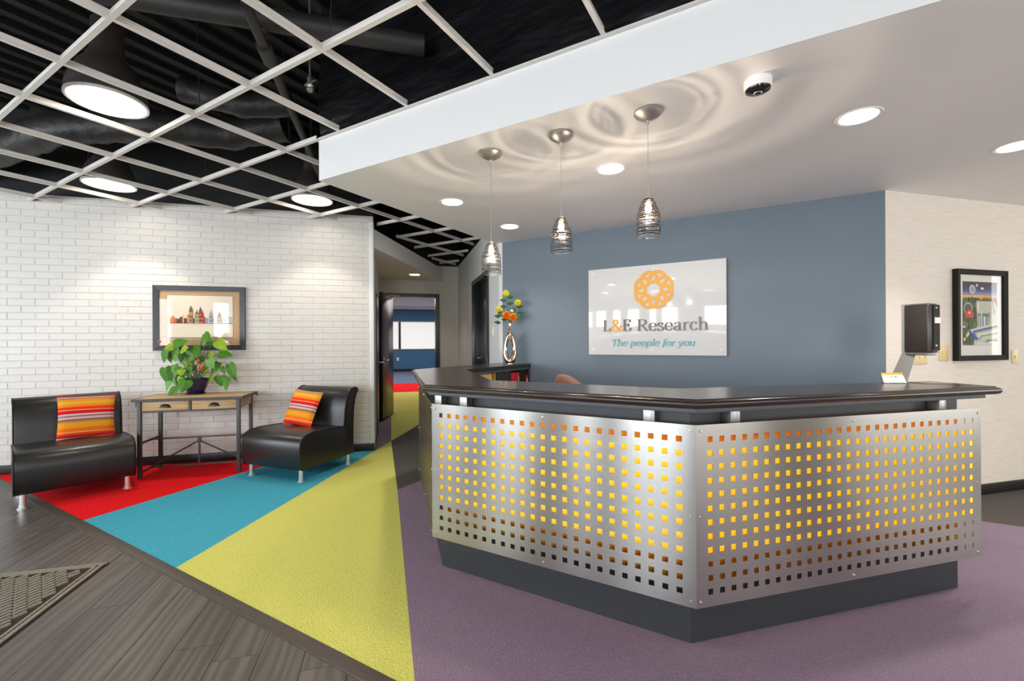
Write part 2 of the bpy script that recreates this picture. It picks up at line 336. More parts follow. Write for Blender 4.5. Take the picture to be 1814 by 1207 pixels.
# ---- brick wall
wl = struct('wall_left', B().box(-9.5, -.232, BY + .0034, BY + .2, 0, 2.85), 'mortar', r45=True)
struct('wall_left_upper', B().box(-9.5, -.232, BY + .01, BY + .2, 2.85, DECK), 'deck_black', r45=True)
CH, BL = .0706, .228
def brick_mesh(w, h, v):
    j = .0028; d = .012; e = .0025
    r = random.Random(v); x = w / 2 - j; z = h / 2 - j
    o = [(r.uniform(-.0012, .0012), r.uniform(-.0012, .0012)) for _ in range(4)]
    cs = [(-x, -z), (x, -z), (x, z), (-x, z)]
    vs = [(cs[i][0] + o[i][0], d, cs[i][1] + o[i][1]) for i in range(4)] + [(cs[i][0] + o[i][0], e, cs[i][1] + o[i][1]) for i in range(4)]
    vs += [((cs[i][0] + o[i][0]) - math.copysign(.004, cs[i][0]), r.uniform(-.0012, .0008), (cs[i][1] + o[i][1]) - math.copysign(.004, cs[i][1])) for i in range(4)]
    fs = [(8, 9, 10, 11)]
    for a in (0, 4): fs += [(a + i, a + (i + 1) % 4, a + 4 + (i + 1) % 4, a + 4 + i) for i in range(4)]
    b = B(); b.add(vs, fs); me = b.mesh('brick'); bm = bmesh.new(); bm.from_mesh(me); bmesh.ops.recalc_face_normals(bm, faces=bm.faces); bm.to_mesh(me); bm.free(); me.materials.append(MATS['white_brick']); return me
variants = [brick_mesh(BL, CH, v) for v in range(6)]
cells = []
for row in range(40):
    z = .012 + (row + .5) * CH
    if z + CH / 2 > 2.84: break
    off = -3.764 + (0 if row % 2 == 0 else BL / 2)
    k0 = -25
    for k in range(k0, 20):
        c = off + (k + .5) * BL
        l, r_ = c - BL / 2, c + BL / 2
        if l > -.285 or r_ < -7.5: continue
        r_ = min(r_, -.28)
        cells.append((l, r_, z, c))
# the bricks that show largest stand at the left, nearest to the camera; those behind furniture are kept in the joined part
def shown(c, z):
    if c < -3.95: return False
    if z < .75 and not (-3.9 < c < -3.7 or -2.72 < c < -2.5): return False
    return True
cells.sort(key=lambda q: q[3])
singles, rest = [], []
for q in cells:
    (singles if (shown(q[3], q[2]) and abs((q[1] - q[0]) - BL) < 1e-4 and len(singles) < 300) else rest).append(q)
for l, r_, z, c in singles:
    obj('brick', variants[random.randrange(6)], 'white_brick', wl, loc=((l + r_) / 2, BY, z))
rb = B()
for l, r_, z, c in rest:
    me = variants[random.randrange(6)]; sx = (r_ - l) / BL
    if sx < .1: continue
    rb.add([((l + r_) / 2 + v.co.x * sx, BY + v.co.y, z + v.co.z) for v in me.vertices], [tuple(p.vertices) for p in me.polygons])
obj('bricks', rb, 'white_brick', wl, kind='stuff', clean=False)
struct('trim_2', B().box(-.279, -.226, BY - .012, BY + .2, 0, G + .01), 'white_paint', r45=True, bevel=.004)
struct('baseboard_left', B().box(-9.5, -.226, BY - .016, BY + .004, 0, .094), 'black_base', r45=True, bevel=.003)
struct('trim_3', B().box(-9.5, -.232, BY - .022, BY, G - .002, G + .001).box(-9.5, -.232, BY - .003, BY, G, G + .022), 'tee_white', r45=True)

# ---- blue wall, right wall
struct('wall_back', B().prism([(-2.70, 4.46), (.80, 4.46), (.80, 4.62), (-2.70, 4.62)], 0, 2.6), 'blue_wall')
struct('wall_right', B().box(3.719, 9.5, 2.588, 2.75, 0, DECK), 'grasscloth', r45=True)
struct('baseboard_right', B().box(3.73, 9.5, 2.572, 2.59, 0, .088), 'black_base', r45=True, bevel=.003)
# ---- hall: wall with black door, far wall with doorway, passage wall
DX = 1.202
hw = B().box(DX, DX + .14, 5.063, 5.66, 0, G).box(DX, DX + .14, 6.77, 8.6, 0, G).box(DX, DX + .14, 5.66, 6.77, 2.22, G)
struct('wall_hall_upper', B().box(DX, DX + .14, 5.063, 8.6, G, DECK).box(-.45, 1.3, 8.485, 8.62, G, DECK).box(-.40, -.235, BY + .2, 8.58, G - .05, DECK), 'deck_black', r45=True)
struct('wall_hall', hw, 'white_paint', r45=True)
FY = 8.485
fwb = B().box(-.45, -.05, FY, FY + .14, 0, G).box(.79, 1.3, FY, FY + .14, 0, G).box(-.05, .79, FY, FY + .14, 2.19, G)
struct('wall_far', fwb, 'hall_paint', r45=True)
struct('wall_passage', B().box(-.40, -.235, BY + .2, FY + .1, 0, G - .05), 'hall_paint', r45=True)
struct('baseboard_hall', B().box(DX - .014, DX, 6.82, FY, 0, .09).box(.84, DX, FY - .014, FY, 0, .09), 'black_base', r45=True)
# bulkhead and low ceiling over the passage
bk = [Q(-.236, BY + .03), (-5.347, 6.653), Q(-.236, FY)]
struct('trim_4', B().prism([Q(-.236, BY + .02), (-5.347, 6.653), Q(-.3, FY)], SOF, 2.71), 'soffit_paint', label='grey bulkhead above the passage to the office doorway')
# ---- lowered ceiling above the desk, with the black sheet closing the space above it
struct('ceiling', B().prism([(-2.80, 2.085), (6, 2.085), (6, 9), (-2.80, 9)], SOF, G - .012), ['soffit_paint'])
struct('trim_5', B().box(-2.806, 6, 2.077, 2.0845, SOF, G - .004).box(-2.806, -2.8005, 2.077, 4.5, SOF, G - .004), 'white_paint', label='white painted fascia of the lowered ceiling')
struct('trim_6', B().box(-2.81, 6, 2.055, 2.08, G - .003, G).box(-2.81, 6, 2.076, 2.079, G, G + .02).box(-2.826, -2.806, 2.06, 4.5, G - .003, G), 'tee_white', label='white metal edge strip on top of the fascia')
bs = B(); nx, nz = 60, 10
vs = []
for i in range(nx + 1):
    for k in range(nz + 1):
        x = -2.80 + i * 8.8 / nx; z = G - .01 + k * (DECK - G + .01) / nz
        vs.append((x, 2.10 + .022 * math.sin(x * 3.1 + z * 2.3) * math.sin(k / nz * PI) + .012 * math.sin(x * 7.7 - z * 6), z))
bs.add(vs, [(i * (nz + 1) + k, (i + 1) * (nz + 1) + k, (i + 1) * (nz + 1) + k + 1, i * (nz + 1) + k + 1) for i in range(nx) for k in range(nz)])
struct('wall_plenum', bs, 'sheet_black', smooth=True)
struct('wall_plenum_side', B().box(-2.80, -2.77, 2.1, 4.7, G - .01, DECK), 'sheet_black')
# ---- black ribbed deck
dk = B().box(-12, 6.2, -3.2, 9.2, DECK, DECK + .1)
x = -9
while x < 6:
    dk.box(x, x + .07, -2.8, 8.5, DECK - .045, DECK); x += .2
struct('ceiling_deck', dk, 'deck_black')
# ---- walls behind the camera (out of the frame): daylight windows
rw = B(); xs = -11.2
for a, b in WIN:
    rw.box(xs, a, REAR_Y - .16, REAR_Y, 0, DECK); rw.box(a, b, REAR_Y - .16, REAR_Y, 0, WZ0); rw.box(a, b, REAR_Y - .16, REAR_Y, WZ1, DECK); xs = b
rw.box(xs, 6.2, REAR_Y - .16, REAR_Y, 0, DECK)
struct('wall_rear', rw, 'grasscloth')
sw = B(); ys = -3
for a, b in WIN2:
    sw.box(SIDE_X, SIDE_X + .16, ys, a, 0, DECK); sw.box(SIDE_X, SIDE_X + .16, a, b, 0, WZ0); sw.box(SIDE_X, SIDE_X + .16, a, b, WZ1, DECK); ys = b
sw.box(SIDE_X, SIDE_X + .16, ys, 10, 0, DECK)
struct('wall_side', sw, 'grasscloth')
for i, (a, b) in enumerate(WIN2):
    f_ = B().box(SIDE_X - .02, SIDE_X + .06, a, b, WZ0, WZ0 + .05).box(SIDE_X - .02, SIDE_X + .06, a, b, WZ1 - .05, WZ1).box(SIDE_X - .02, SIDE_X + .06, a, a + .05, WZ0, WZ1).box(SIDE_X - .02, SIDE_X + .06, b - .05, b, WZ0, WZ1)
    struct('window_%d' % (i + 12), f_, 'white_paint')
for i, (a, b) in enumerate(WIN):
    f_ = B().box(a, b, REAR_Y - .06, REAR_Y + .02, WZ0, WZ0 + .05).box(a, b, REAR_Y - .06, REAR_Y + .02, WZ1 - .05, WZ1).box(a, a + .05, REAR_Y - .06, REAR_Y + .02, WZ0, WZ1).box(b - .05, b, REAR_Y - .06, REAR_Y + .02, WZ0, WZ1)
    struct('window_%d' % (i + 2), f_, 'white_paint')

# ---- room beyond the doorway
RY = 21.28
struct('wall_room', B().box(-5, 6, RY, RY + .2, 0, 1.02).box(-5, 6, RY, RY + .2, 2.34, 3.02).box(-5, -3.6, RY, RY + .2, 1.02, 2.34).box(5, 6, RY, RY + .2, 1.02, 2.34), 'room_blue', r45=True)
struct('wall_room_side', B().box(-5.2, -5, FY + .14, RY + .2, 0, 3.02).box(6, 6.2, FY + .14, RY + .2, 0, 3.02), 'white_paint', r45=True)
struct('wall_room_front', B().box(-5.2, -.4, FY + .14, FY + .2, 0, 3.1).box(1.29, 6.2, FY + .14, FY + .2, 0, 3.1).box(-.4, 1.29, FY + .14, FY + .2, 2.3, 3.1).box(-.4, -.1, FY + .14, FY + .2, 0, 2.3).box(.84, 1.29, FY + .14, FY + .2, 0, 2.3), 'white_paint', r45=True)
struct('ceiling_room', B().box(-5.2, 6.2, FY + .1, RY + .2, 3.02, 3.12), 'room_ceiling', r45=True)
struct('trim_7', B().box(-5, 6, RY - .35, RY, 2.90, 3.02), 'white_paint', r45=True, label='white drop edge along the far room ceiling')
struct('baseboard_room', B().box(-5, 6, RY - .03, RY, 0, .12), 'black_base', r45=True)
wn = struct('window_1', B().box(-3.6, 5, RY - .03, RY + .05, 1.0, 1.05).box(-3.6, 5, RY - .02, RY + .05, 2.31, 2.35), 'disp_grey', r45=True, label='wide far window with drawn white shades')
for x0, x1 in ((-3.6, -1.3), (-1.3, .29), (.29, 2.9), (2.9, 5)):
    obj('window_shade', B().box(x0 + .03, x1 - .03, RY + .02, RY + .04, 1.05, 2.31), 'window_shade', wn)
for x0 in (-1.3, .29, 2.9):
    obj('mullion', B().box(x0 - .05, x0 + .05, RY - .03, RY + .04, 1.05, 2.31), 'frame_black', wn)
o = obj('outlet_plate', B().box(.15, .25, RY - .02, RY, .50, .65), 'card_white', rot=R45, bevel=.004); tag(o, 'small white outlet plate on the blue wall seen through the doorway', 'outlet')
area('far_room_fill', (*Q(.6, 15.5), 2.98), (0, 0, -1), 5, 8, 260, (1, .98, .95)).rotation_euler = (0, 0, PI / 4)  # area light without a fixture, added to brighten the far room

# ---- doors
d1 = struct('door_1', B().box(-.05, -.015, FY - .03, FY + .16, 0, 2.17).box(.775, .81, FY - .03, FY + .16, 0, 2.17).box(-.05, .81, FY - .03, FY + .16, 2.17, 2.235).box(-.11, -.05, FY - .03, FY, 0, 2.235).box(.81, .85, FY - .03, FY, 0, 2.235), 'black_door', r45=True, label='black metal door frame with its door standing open into the passage')
hx, hy = -.045, FY - .035
ang = math.atan2(-.72, -.16)
lf = obj('door_leaf', B().box(0, .80, 0, .045, .012, 2.16), 'black_door', d1, loc=(hx, hy, 0), rot=(0, 0, ang), bevel=.003, label='black glossy door leaf swung open')
lev = B().tube([(.73, -.0, 1.02), (.73, -.055, 1.02), (.62, -.06, 1.02)], .011, 8).tube([(.73, .045, 1.02), (.73, .10, 1.02), (.62, .105, 1.02)], .011, 8).box(.705, .755, -.012, .057, .97, 1.07)
obj('door_handle', lev, 'nickel', lf)
obj('door_closer', B().box(.30, .55, .045, .09, 2.08, 2.13).tube([(.45, .07, 2.15), (.2, .20, 2.16)], .012, 6), 'nickel', lf)
obj('kick_stop', B().box(.76, .80, -.05, 0, .0, .05).box(.70, .76, -.16, 0, .004, .02), 'black_base', lf)
d2 = struct('door_2', B().box(DX - .025, DX + .13, 5.63, 5.69, 0, 2.25).box(DX - .025, DX + .13, 6.74, 6.80, 0, 2.25).box(DX - .025, DX + .13, 5.63, 6.80, 2.19, 2.25), 'black_door', r45=True, bevel=.004, label='black door and frame beside the blue wall')
lf2 = obj('door_leaf', B().box(DX + .08, DX + .125, 5.69, 6.74, .01, 2.19), 'black_door', d2)
obj('door_handle', B().lathe([(.03, 0), (.03, .01), (.012, .012), (.012, .05)], 12).tube([(0, 0, .05), (0, -.11, .055)], .010, 8), 'nickel', lf2, loc=(DX + .08, 6.62, 1.08), rot=(0, -PI / 2, 0))
d3 = struct('door_3', B().box(-.236, -.222, 6.62, 8.40, 0, 2.02), 'black_door', r45=True, label='dark door in the passage beside the brick wall')
obj('door_handle', B().tube([(-.222, 6.9, 1.02), (-.16, 6.9, 1.02), (-.155, 7.02, 1.02)], .012, 8), 'nickel', d3)

# ---- suspended open grid
OPEN = [(-9.48, -1.5), (4.9, -1.5), (4.9, 2.06), (-2.82, 2.06), (-2.82, 4.52), (-5.19, 6.80), (-5.347, 6.653), (-4.157, 3.823)]
def cross(fixed, axis):
    out = []
    for i in range(len(OPEN)):
        a, b = OPEN[i], OPEN[(i + 1) % len(OPEN)]
        if (a[axis] - fixed) * (b[axis] - fixed) < 0:
            t = (fixed - a[axis]) / (b[axis] - a[axis]); out.append(a[1 - axis] + (b[1 - axis] - a[1 - axis]) * t)
    out.sort(); return list(zip(out[::2], out[1::2]))
grid = thing('ceiling_grid', 'white open suspended ceiling grid with no tiles below black deck', 'ceiling grid', (0, 0, G))
def tee(L_, along):
    b = B()
    for y0, y1, z0, z1 in ((-.012, .012, 0, .0015), (-.0012, .0012, .0015, .030), (-.004, .004, .028, .038), (-.0035, .0035, .0015, .007)):
        if along == 'x': b.box(0, L_, y0, y1, z0, z1)
        else: b.box(y0, y1, 0, L_, z0, z1)
    return b
gy = [.828 + .622 * k for k in range(-4, 11)]
gx = [-.673 - .6285 * k for k in range(-9, 15)]
for y in gy:
    for a, b in cross(y, 1):
        if b - a > .05: obj('main_tee', tee(b - a, 'x'), 'tee_white', grid, loc=(a, y, 0))
tcache = {}
for x in gx:
    for a, b in cross(x, 0):
        cuts = [a] + [y for y in gy if a + .01 < y < b - .01] + [b]
        for p, q in zip(cuts, cuts[1:]):
            L_ = round(q - p - .004, 3)
            if L_ < .04: continue
            if L_ not in tcache:
                me = tee(L_, 'y').mesh('cross_tee'); me.materials.append(MATS['tee_white']); tcache[L_] = me
            obj('cross_tee', tcache[L_], 'tee_white', grid, loc=(x, p + .002, .0005))
for x, y in ((-3.19, 1.45), (-5.07, 1.45), (-3.19, 2.072), (-4.44, 2.694), (-4.44, 2.072), (-5.70, 2.072), (-3.82, 3.316), (-3.82, 3.94), (-1.93, 1.45)):
    obj('hanger_wire', B().tube([(x, y, .03), (x + .03, y + .02, .06), (x + random.uniform(-.2, .2), y + random.uniform(-.1, .2), DECK - G)], .0022, 5), 'pipe_dark', grid)

# ================================================================= FIXTURES ABOVE
def dome(loc, label, power, aim=(0, 0, -1)):
    t = thing('dome_lamp', label, 'ceiling lamp', loc, group='large dome lamps above the open grid')
    bell = [(.196, 0), (.203, .01), (.2, .06), (.184, .12), (.155, .19), (.115, .25), (.09, .30), (.082, .36), (.08, .50), (.04, .52), (.03, .53)]
    obj('bell', B().lathe(bell, 40), 'lamp_bell', t, smooth=True)
    obj('lens', B().lathe([(0, -.004), (.188, -.004), (.191, .002)], 40), 'lamp_lens', t)
    obj('rim', B().lathe([(.191, -.006), (.205, -.006), (.205, .008), (.191, .008), (.191, -.006)], 40, cap=False), 'trim_ring', t)
    obj('rod', B().tube([(0, 0, .5), (0, 0, DECK - loc[2])], .018, 8), 'pipe_dark', t)
    spot('dome_light', (0, 0, -.02), power, (1, .89, .75), 96, .35, .10, aim, t)
dome((-3.60, 1.15, 2.835), 'dome lamp nearest the camera, its lit disc largest at top left', 60)
dome((-5.45, 1.75, 2.835), 'dome lamp close to the brick wall above the left leather chair', 75)
dome((-4.20, 3.03, 2.835), 'dome lamp beside the corner of the lowered ceiling', 60)
for x_, y_, w_ in ((-1.75, .6, 'just left of the camera'), (.3, .1, 'straight above the camera'), (-2.6, -1.2, 'behind and left of the camera'), (-.4, -1.5, 'behind the camera'), (2.4, .6, 'to the right of the camera')):
    dome((x_, y_, 2.835), 'added unseen dome lamp, ' + w_, 85)  # unseen lamps, added to brighten the front floor and the desk panels
def downlight(loc, label, power, r=.085, ang=105):
    t = thing('downlight', label, 'downlight', loc, group='round recessed downlights')
    obj('trim_ring', B().lathe([(r, -.001), (r + .016, -.004), (r + .02, 0), (r + .02, .002), (r, .002)], 36, cap=False), 'trim_ring', t)
    obj('lens', B().lathe([(0, -.002), (r, -.002), (r, .002)], 36), 'lamp_lens', t)
    spot('downlight_light', (0, 0, -.012), power, (1, .93, .83), ang, .7, .06, (0, 0, -1), t)
downlight((-.92, 2.95, SOF), 'downlight between the middle and right pendants, in front of the blue wall', 75)
downlight((-2.28, 2.96, SOF), 'downlight left of the leftmost pendant cord', 75)
downlight((-2.26, 3.88, SOF), 'small far downlight nearest the top left corner of the blue wall', 45)
downlight((.418, 2.93, SOF), 'downlight above the right half of the desk, right of the ceiling camera', 75)
downlight((1.315, 3.87, SOF), 'downlight cut by the right edge of the photo', 75)
downlight((*Q(.36, 7.76), SOF), 'downlight over the passage to the open office door', 30)
for x_, y_, w_ in ((1.77, 2.93, 'first beyond the right edge of view'), (2.67, 3.87, 'by the right wall'), (3.1, 2.93, 'second beyond the right edge of view')): downlight((x_, y_, SOF), 'added unseen downlight, ' + w_, 75)  # out of view, added for more light on the right side
# pendants
def pendant(x, y, zt, zb, label, seed):
    R_ = random.Random(seed)
    t = thing('pendant_lamp', label, 'pendant lamp', (x, y, SOF), group='wire pendant lamps over the desk')
    obj('canopy', B().lathe([(.0, 0), (.068, 0), (.07, -.012), (.062, -.022), (.045, -.034), (.02, -.044), (.008, -.048), (.007, -.066), (.003, -.07), (0, -.07)], 32), 'nickel', t, smooth=True)
    obj('cord', B().tube([(0, 0, -.07), (0, 0, zt - SOF + .01)], .0017, 6), 'nickel', t)
    sh = B(); H = zt - zb
    def rad(u): return .022 + .034 * min(1, (u / .45)) ** .7 + .004 * u
    def ring(u, tilt, ph, r_):
        pts = []
        for k in range(28):
            a = 2 * PI * k / 28; rr = rad(min(1, max(0, u))) * (1 + .02 * math.sin(3 * a + ph))
            pts.append((rr * math.cos(a), rr * math.sin(a), -u * H + tilt * math.cos(a + ph)))
        sh.tube(pts, r_, 4, closed=True)
    for k in range(36): ring(.02 + k / 36 * .95, R_.uniform(-.006, .006), R_.uniform(0, 6), R_.uniform(.0008, .0015))
    ring(1, 0, 0, .0022); ring(0, 0, 0, .002)
    obj('wire_shade', sh, 'wire', t, loc=(0, 0, zt - SOF), clean=False)
    obj('socket', B().lathe([(0, .012), (.013, .012), (.014, -.03), (0, -.03)], 14), 'nickel', t, loc=(0, 0, zt - SOF))
    obj('lamp_bulb', B().lathe([(0, -.022), (.012, -.026), (.017, -.045), (.012, -.064), (0, -.072)], 14), 'bulb', t, loc=(0, 0, zt - SOF), smooth=True)
    l = bpy.data.lights.new('pendant_light', 'POINT'); l.energy = 14; l.color = (1, .84, .66); l.shadow_soft_size = .004
    o = bpy.data.objects.new('pendant_light', l); C.objects.link(o); o.parent = t; o.location = (0, 0, zt - SOF - .085)
pendant(-1.478, 2.31, 1.915, 1.73, 'leftmost wire pendant lamp, hanging lowest, in front of the hall door', 1)
pendant(-1.008, 2.31, 2.001, 1.815, 'middle wire pendant lamp of the three over the desk', 2)
pendant(-.526, 2.31, 2.03, 1.845, 'rightmost wire pendant lamp, above the orange logo sign', 3)
t = thing('ceiling_camera', 'round white ceiling camera with dark lens above the desk', 'camera', (-.034, 2.29, SOF))
obj('housing', B().lathe([(0, 0), (.057, 0), (.057, -.034), (.053, -.04), (0, -.04)], 32), 'trim_ring', t, smooth=True)
obj('lens', B().lathe([(.052, -.040), (.050, -.046), (.03, -.056), (.0, -.060)], 32), 'cam_dark', t, smooth=True)
obj('lens_ring', B().lathe([(.012, -.0585), (.017, -.060), (.019, -.0575)], 24, cap=False), 'nickel', t)
# pipes, ducts, sprinkler
o = obj('water_pipe', B().tube([(-4.6, -.76, 3.10), (-3.2, .64, 3.10), (-1.79, 2.055, 3.10)], .06, 20), 'pipe_dark', smooth=True); tag(o, 'thick dark pipe crossing above the grid up to the black sheet', 'pipe')
t = thing('branch_pipe', 'thinner dark pipe clamped under the thick pipe and running back over the hall', 'pipe', (-2.42, 1.43, 2.99))
obj('pipe', B().tube([(.18, -.18, 0), (-.6, .6, 0), (-2.3, 2.3, 0)], .028, 12), 'pipe_dark', t, smooth=True)
obj('clamp', B().tube([(-.04, .04, 0), (-.14, .14, 0)], .042, 12), 'pipe_dark', t, smooth=True)
obj('hanger_strap', B().tube([(.0, 0, .03), (-.02, .02, .045)], .035, 10), 'pipe_dark', t, smooth=True)
t = thing('fire_sprinkler', 'small metal fire sprinkler beside the corner of the black sheet', 'sprinkler', (-2.69, 1.93, 3.02))
obj('body', B().lathe([(.0, .73), (.008, .73), (.008, .09), (.02, .09), (.02, .05), (.03, .045), (.03, .03), (.022, .02), (.026, .012), (.018, 0), (0, -.006)], 16), 'nickel', t, smooth=True)
obj('arm', B().tube([(-.06, 0, .06), (.06, 0, .06)], .005, 6), 'nickel', t)
def duct(pts, r, label, seed):
    R_ = random.Random(seed); pts = [Vector(p) for p in pts]; out = []; rs = []
    for i in range(len(pts) - 1):
        for k in range(10):
            out.append(pts[i].lerp(pts[i + 1], k / 10)); rs.append(r * (1 + R_.uniform(-.07, .07) + .05 * math.sin(k * 3)))
    o = obj('flexible_duct', B().tube(out, rs, 20), 'duct_dark', smooth=True); tag(o, label, 'duct', 'black flexible ducts above the grid')
duct([(-6.75, 1.0, 3.03), (-6.0, 1.14, 3.05), (-5.2, 1.30, 3.12), (-4.55, 1.72, 3.16), (-4.2, 2.2, 3.2), (-3.75, 2.5, 3.3)], .13, 'wrinkled black duct sagging behind the nearest dome lamp', 1)
duct([(-3.95, 1.72, 3.3), (-3.6, 2.0, 3.2), (-3.3, 2.25, 3.25)], .09, 'short wrinkled black duct near the corner of the lowered ceiling', 2)
o = obj('roof_joist', B().box(-7.5, -2.9, 3.45, 3.55, 3.3, 3.62), 'deck_black'); tag(o, 'dark roof joist in the shadow above the hall grid', 'joist')

# ================================================================= RECEPTION DESK
desk = thing('reception_desk', 'angular reception desk with black counter and perforated steel panels glowing yellow', 'reception desk', (-.291, 2.031, 0))
DO = Vector((-.291, 2.031, 0))
def dpoly(pts): return [(x - DO.x, y - DO.y) for x, y in pts]
bC = (-.291, 2.031); bL = (-1.647, 2.031); bR = (.857, 3.179); bE = (-2.70, 3.084)
din = .07
def inner(d):   # body inner line offset towards the inside
    k = d * math.tan(math.radians(22.5))
    return [(bR[0] - d / S2, bR[1] + d / S2), (bC[0] - k, bC[1] + d), (bL[0] + k, bL[1] + d), (bE[0] + d / S2, bE[1] + d / S2)]
i1 = inner(.10)
obj('body', B().prism(dpoly([bR, bC, bL, bE] + i1[::-1]), 0, 1.005), 'desk_dark', desk)
def face_strip(off, thick, z0, z1):        # front faces only
    o1, o2 = inner(-off)[:3], inner(-off - thick)[:3]
    return B().prism(dpoly(o1 + o2[::-1]), z0, z1)
obj('backing_board', face_strip(.001, .004, .25, .905), 'amber_board', desk, label='amber yellow backing board behind the perforated steel')
# lit panels: one behind each steel panel
def panel_frame(P0, P1):
    d = Vector((P1[0] - P0[0], P1[1] - P0[1])); L_ = d.length; return L_, math.atan2(d.y, d.x)
pC = (-.258, 1.951); pL = (-1.655, 1.951); pR = (.937, 3.146); pE = (-2.60, 2.896)
def perforated(P0, P1, cols, rows, label, ext=None):
    L_, ang = panel_frame(P0, P1); H = .755; pit = .0575; hs = .012; t = .003
    ox = (L_ - (cols - 1) * pit) / 2; oz = (H - (rows - 1) * pit) / 2
    xs = [0]; zs = [0]
    for i in range(cols): xs += [ox + i * pit - hs, ox + i * pit + hs]
    for i in range(rows): zs += [oz + i * pit - hs, oz + i * pit + hs]
    xs.append(L_); zs.append(H); nx, nz = len(xs), len(zs)
    vs = [(x, 0, z) for x in xs for z in zs] + [(x, t, z) for x in xs for z in zs]; off = nx * nz
    I = lambda i, k, b=0: b * off + i * nz + k
    fs = []
    for i in range(nx - 1):
        for k in range(nz - 1):
            if i % 2 == 1 and k % 2 == 1:
                fs += [(I(i, k), I(i, k, 1), I(i + 1, k, 1), I(i + 1, k)), (I(i, k + 1), I(i + 1, k + 1), I(i + 1, k + 1, 1), I(i, k + 1, 1)), (I(i, k), I(i, k + 1), I(i, k + 1, 1), I(i, k, 1)), (I(i + 1, k), I(i + 1, k, 1), I(i + 1, k + 1, 1), I(i + 1, k + 1))]
            else:
                fs += [(I(i, k), I(i + 1, k), I(i + 1, k + 1), I(i, k + 1)), (I(i, k, 1), I(i, k + 1, 1), I(i + 1, k + 1, 1), I(i + 1, k, 1))]
    for i in range(nx - 1): fs += [(I(i, 0), I(i, 0, 1), I(i + 1, 0, 1), I(i + 1, 0)), (I(i, nz - 1), I(i + 1, nz - 1), I(i + 1, nz - 1, 1), I(i, nz - 1, 1))]
    for k in range(nz - 1): fs += [(I(0, k), I(0, k + 1), I(0, k + 1, 1), I(0, k, 1)), (I(nx - 1, k), I(nx - 1, k, 1), I(nx - 1, k + 1, 1), I(nx - 1, k + 1))]
    b = B(); b.add(vs, fs)
    o = obj('perforated_panel', b, 'steel', desk, loc=(P0[0] - DO.x, P0[1] - DO.y, .203), rot=(0, 0, ang), clean=False, label=label)
    for x, z in ((.022, .025), (.022, H / 2), (.022, H - .025), (L_ - .022, .025), (L_ - .022, H / 2), (L_ - .022, H - .025), (L_ / 2, H - .022), (L_ / 2, .022)):
        obj('screw', B().lathe([(0, .006), (.004, .005), (.0055, 0), (.0055, -.002)], 10), 'chrome', o, loc=(x, 0, z), rot=(PI / 2, 0, 0), smooth=True)
    if ext is not None: obj('light_panel', B().box(.003, L_ + ext, .047, .052, .19, .662), 'lit_yellow', o, label='glowing yellow panel behind the holes')
    return o
perforated(pL, pC, 23, 12, 'left front perforated steel panel', -.024); perforated(pC, pR, 28, 12, 'right front perforated steel panel', .03); perforated(pE, pL, 22, 12, 'perforated steel panel on the hall side')
# posts between panels and counter
for (x, y, a) in ((-1.625, 1.99, 0), (-1.445, 1.985, 0), (-.45, 1.985, 0), (-.135, 2.13, PI / 4), (.742, 3.007, PI / 4)):
    obj('post', B().box(-.024, .024, -.02, .035, .925, 1.008), 'steel_plain', desk, loc=(x - DO.x, y - DO.y, 0), rot=(0, 0, a), bevel=.002)
# sub-top and counter
def ring(d_out, zz, end_r=0., end_l=0.):
    pass
def outer(d):
    o = inner(-d); o[0] = (o[0][0] + .075 / S2 + .0, o[0][1] + .075 / S2); return o
cb = [(-2.33, 4.455), (-2.33, 3.205), (-1.50, 2.345), (-.392, 2.345), (.64, 3.43)]
def counter_poly(d, e):
    o = inner(-d)
    fr = (o[0][0] + e / S2, o[0][1] + e / S2)
    far = (-2.765 - (d - .1), 3.09)
    q = [fr, o[1], o[2], (o[2][0] - ((o[2][0] - far[0])), o[2][1] + (o[2][0] - far[0])), (far[0], 4.455)] + cb
    q[-1] = (fr[0] - .30 / S2 + .02, fr[1] + .30 / S2 + .02)
    return q
obj('sub_top', B().prism(dpoly(counter_poly(.078, .075)), 1.006, 1.026), 'desk_edge', desk, bevel=.002)
# counter with a rounded nose: stacked offset outlines
ct = B(); lay = [(.098, 1.026), (.108, 1.031), (.113, 1.040), (.114, 1.047), (.110, 1.056), (.102, 1.061), (.098, 1.062), (.096, 1.0665), (.090, 1.067)]
rings = [dpoly(counter_poly(d, .02 + d)) for d, z in lay]; n = len(rings[0])
vs = [(x, y, z) for r_, (d, z) in zip(rings, lay) for x, y in r_]
fs = [tuple(range(n))[::-1], tuple(range((len(lay) - 1) * n, len(lay) * n))]
for k in range(len(lay) - 1): fs += [(k * n + i, k * n + (i + 1) % n, (k + 1) * n + (i + 1) % n, (k + 1) * n + i) for i in range(n)]
ct.add(vs, fs); o = obj('countertop', ct, 'counter', desk, smooth=True, label='polished black countertop with rounded nose')
for p_ in o.data.polygons:
    if len(p_.vertices) > 4: p_.use_smooth = False
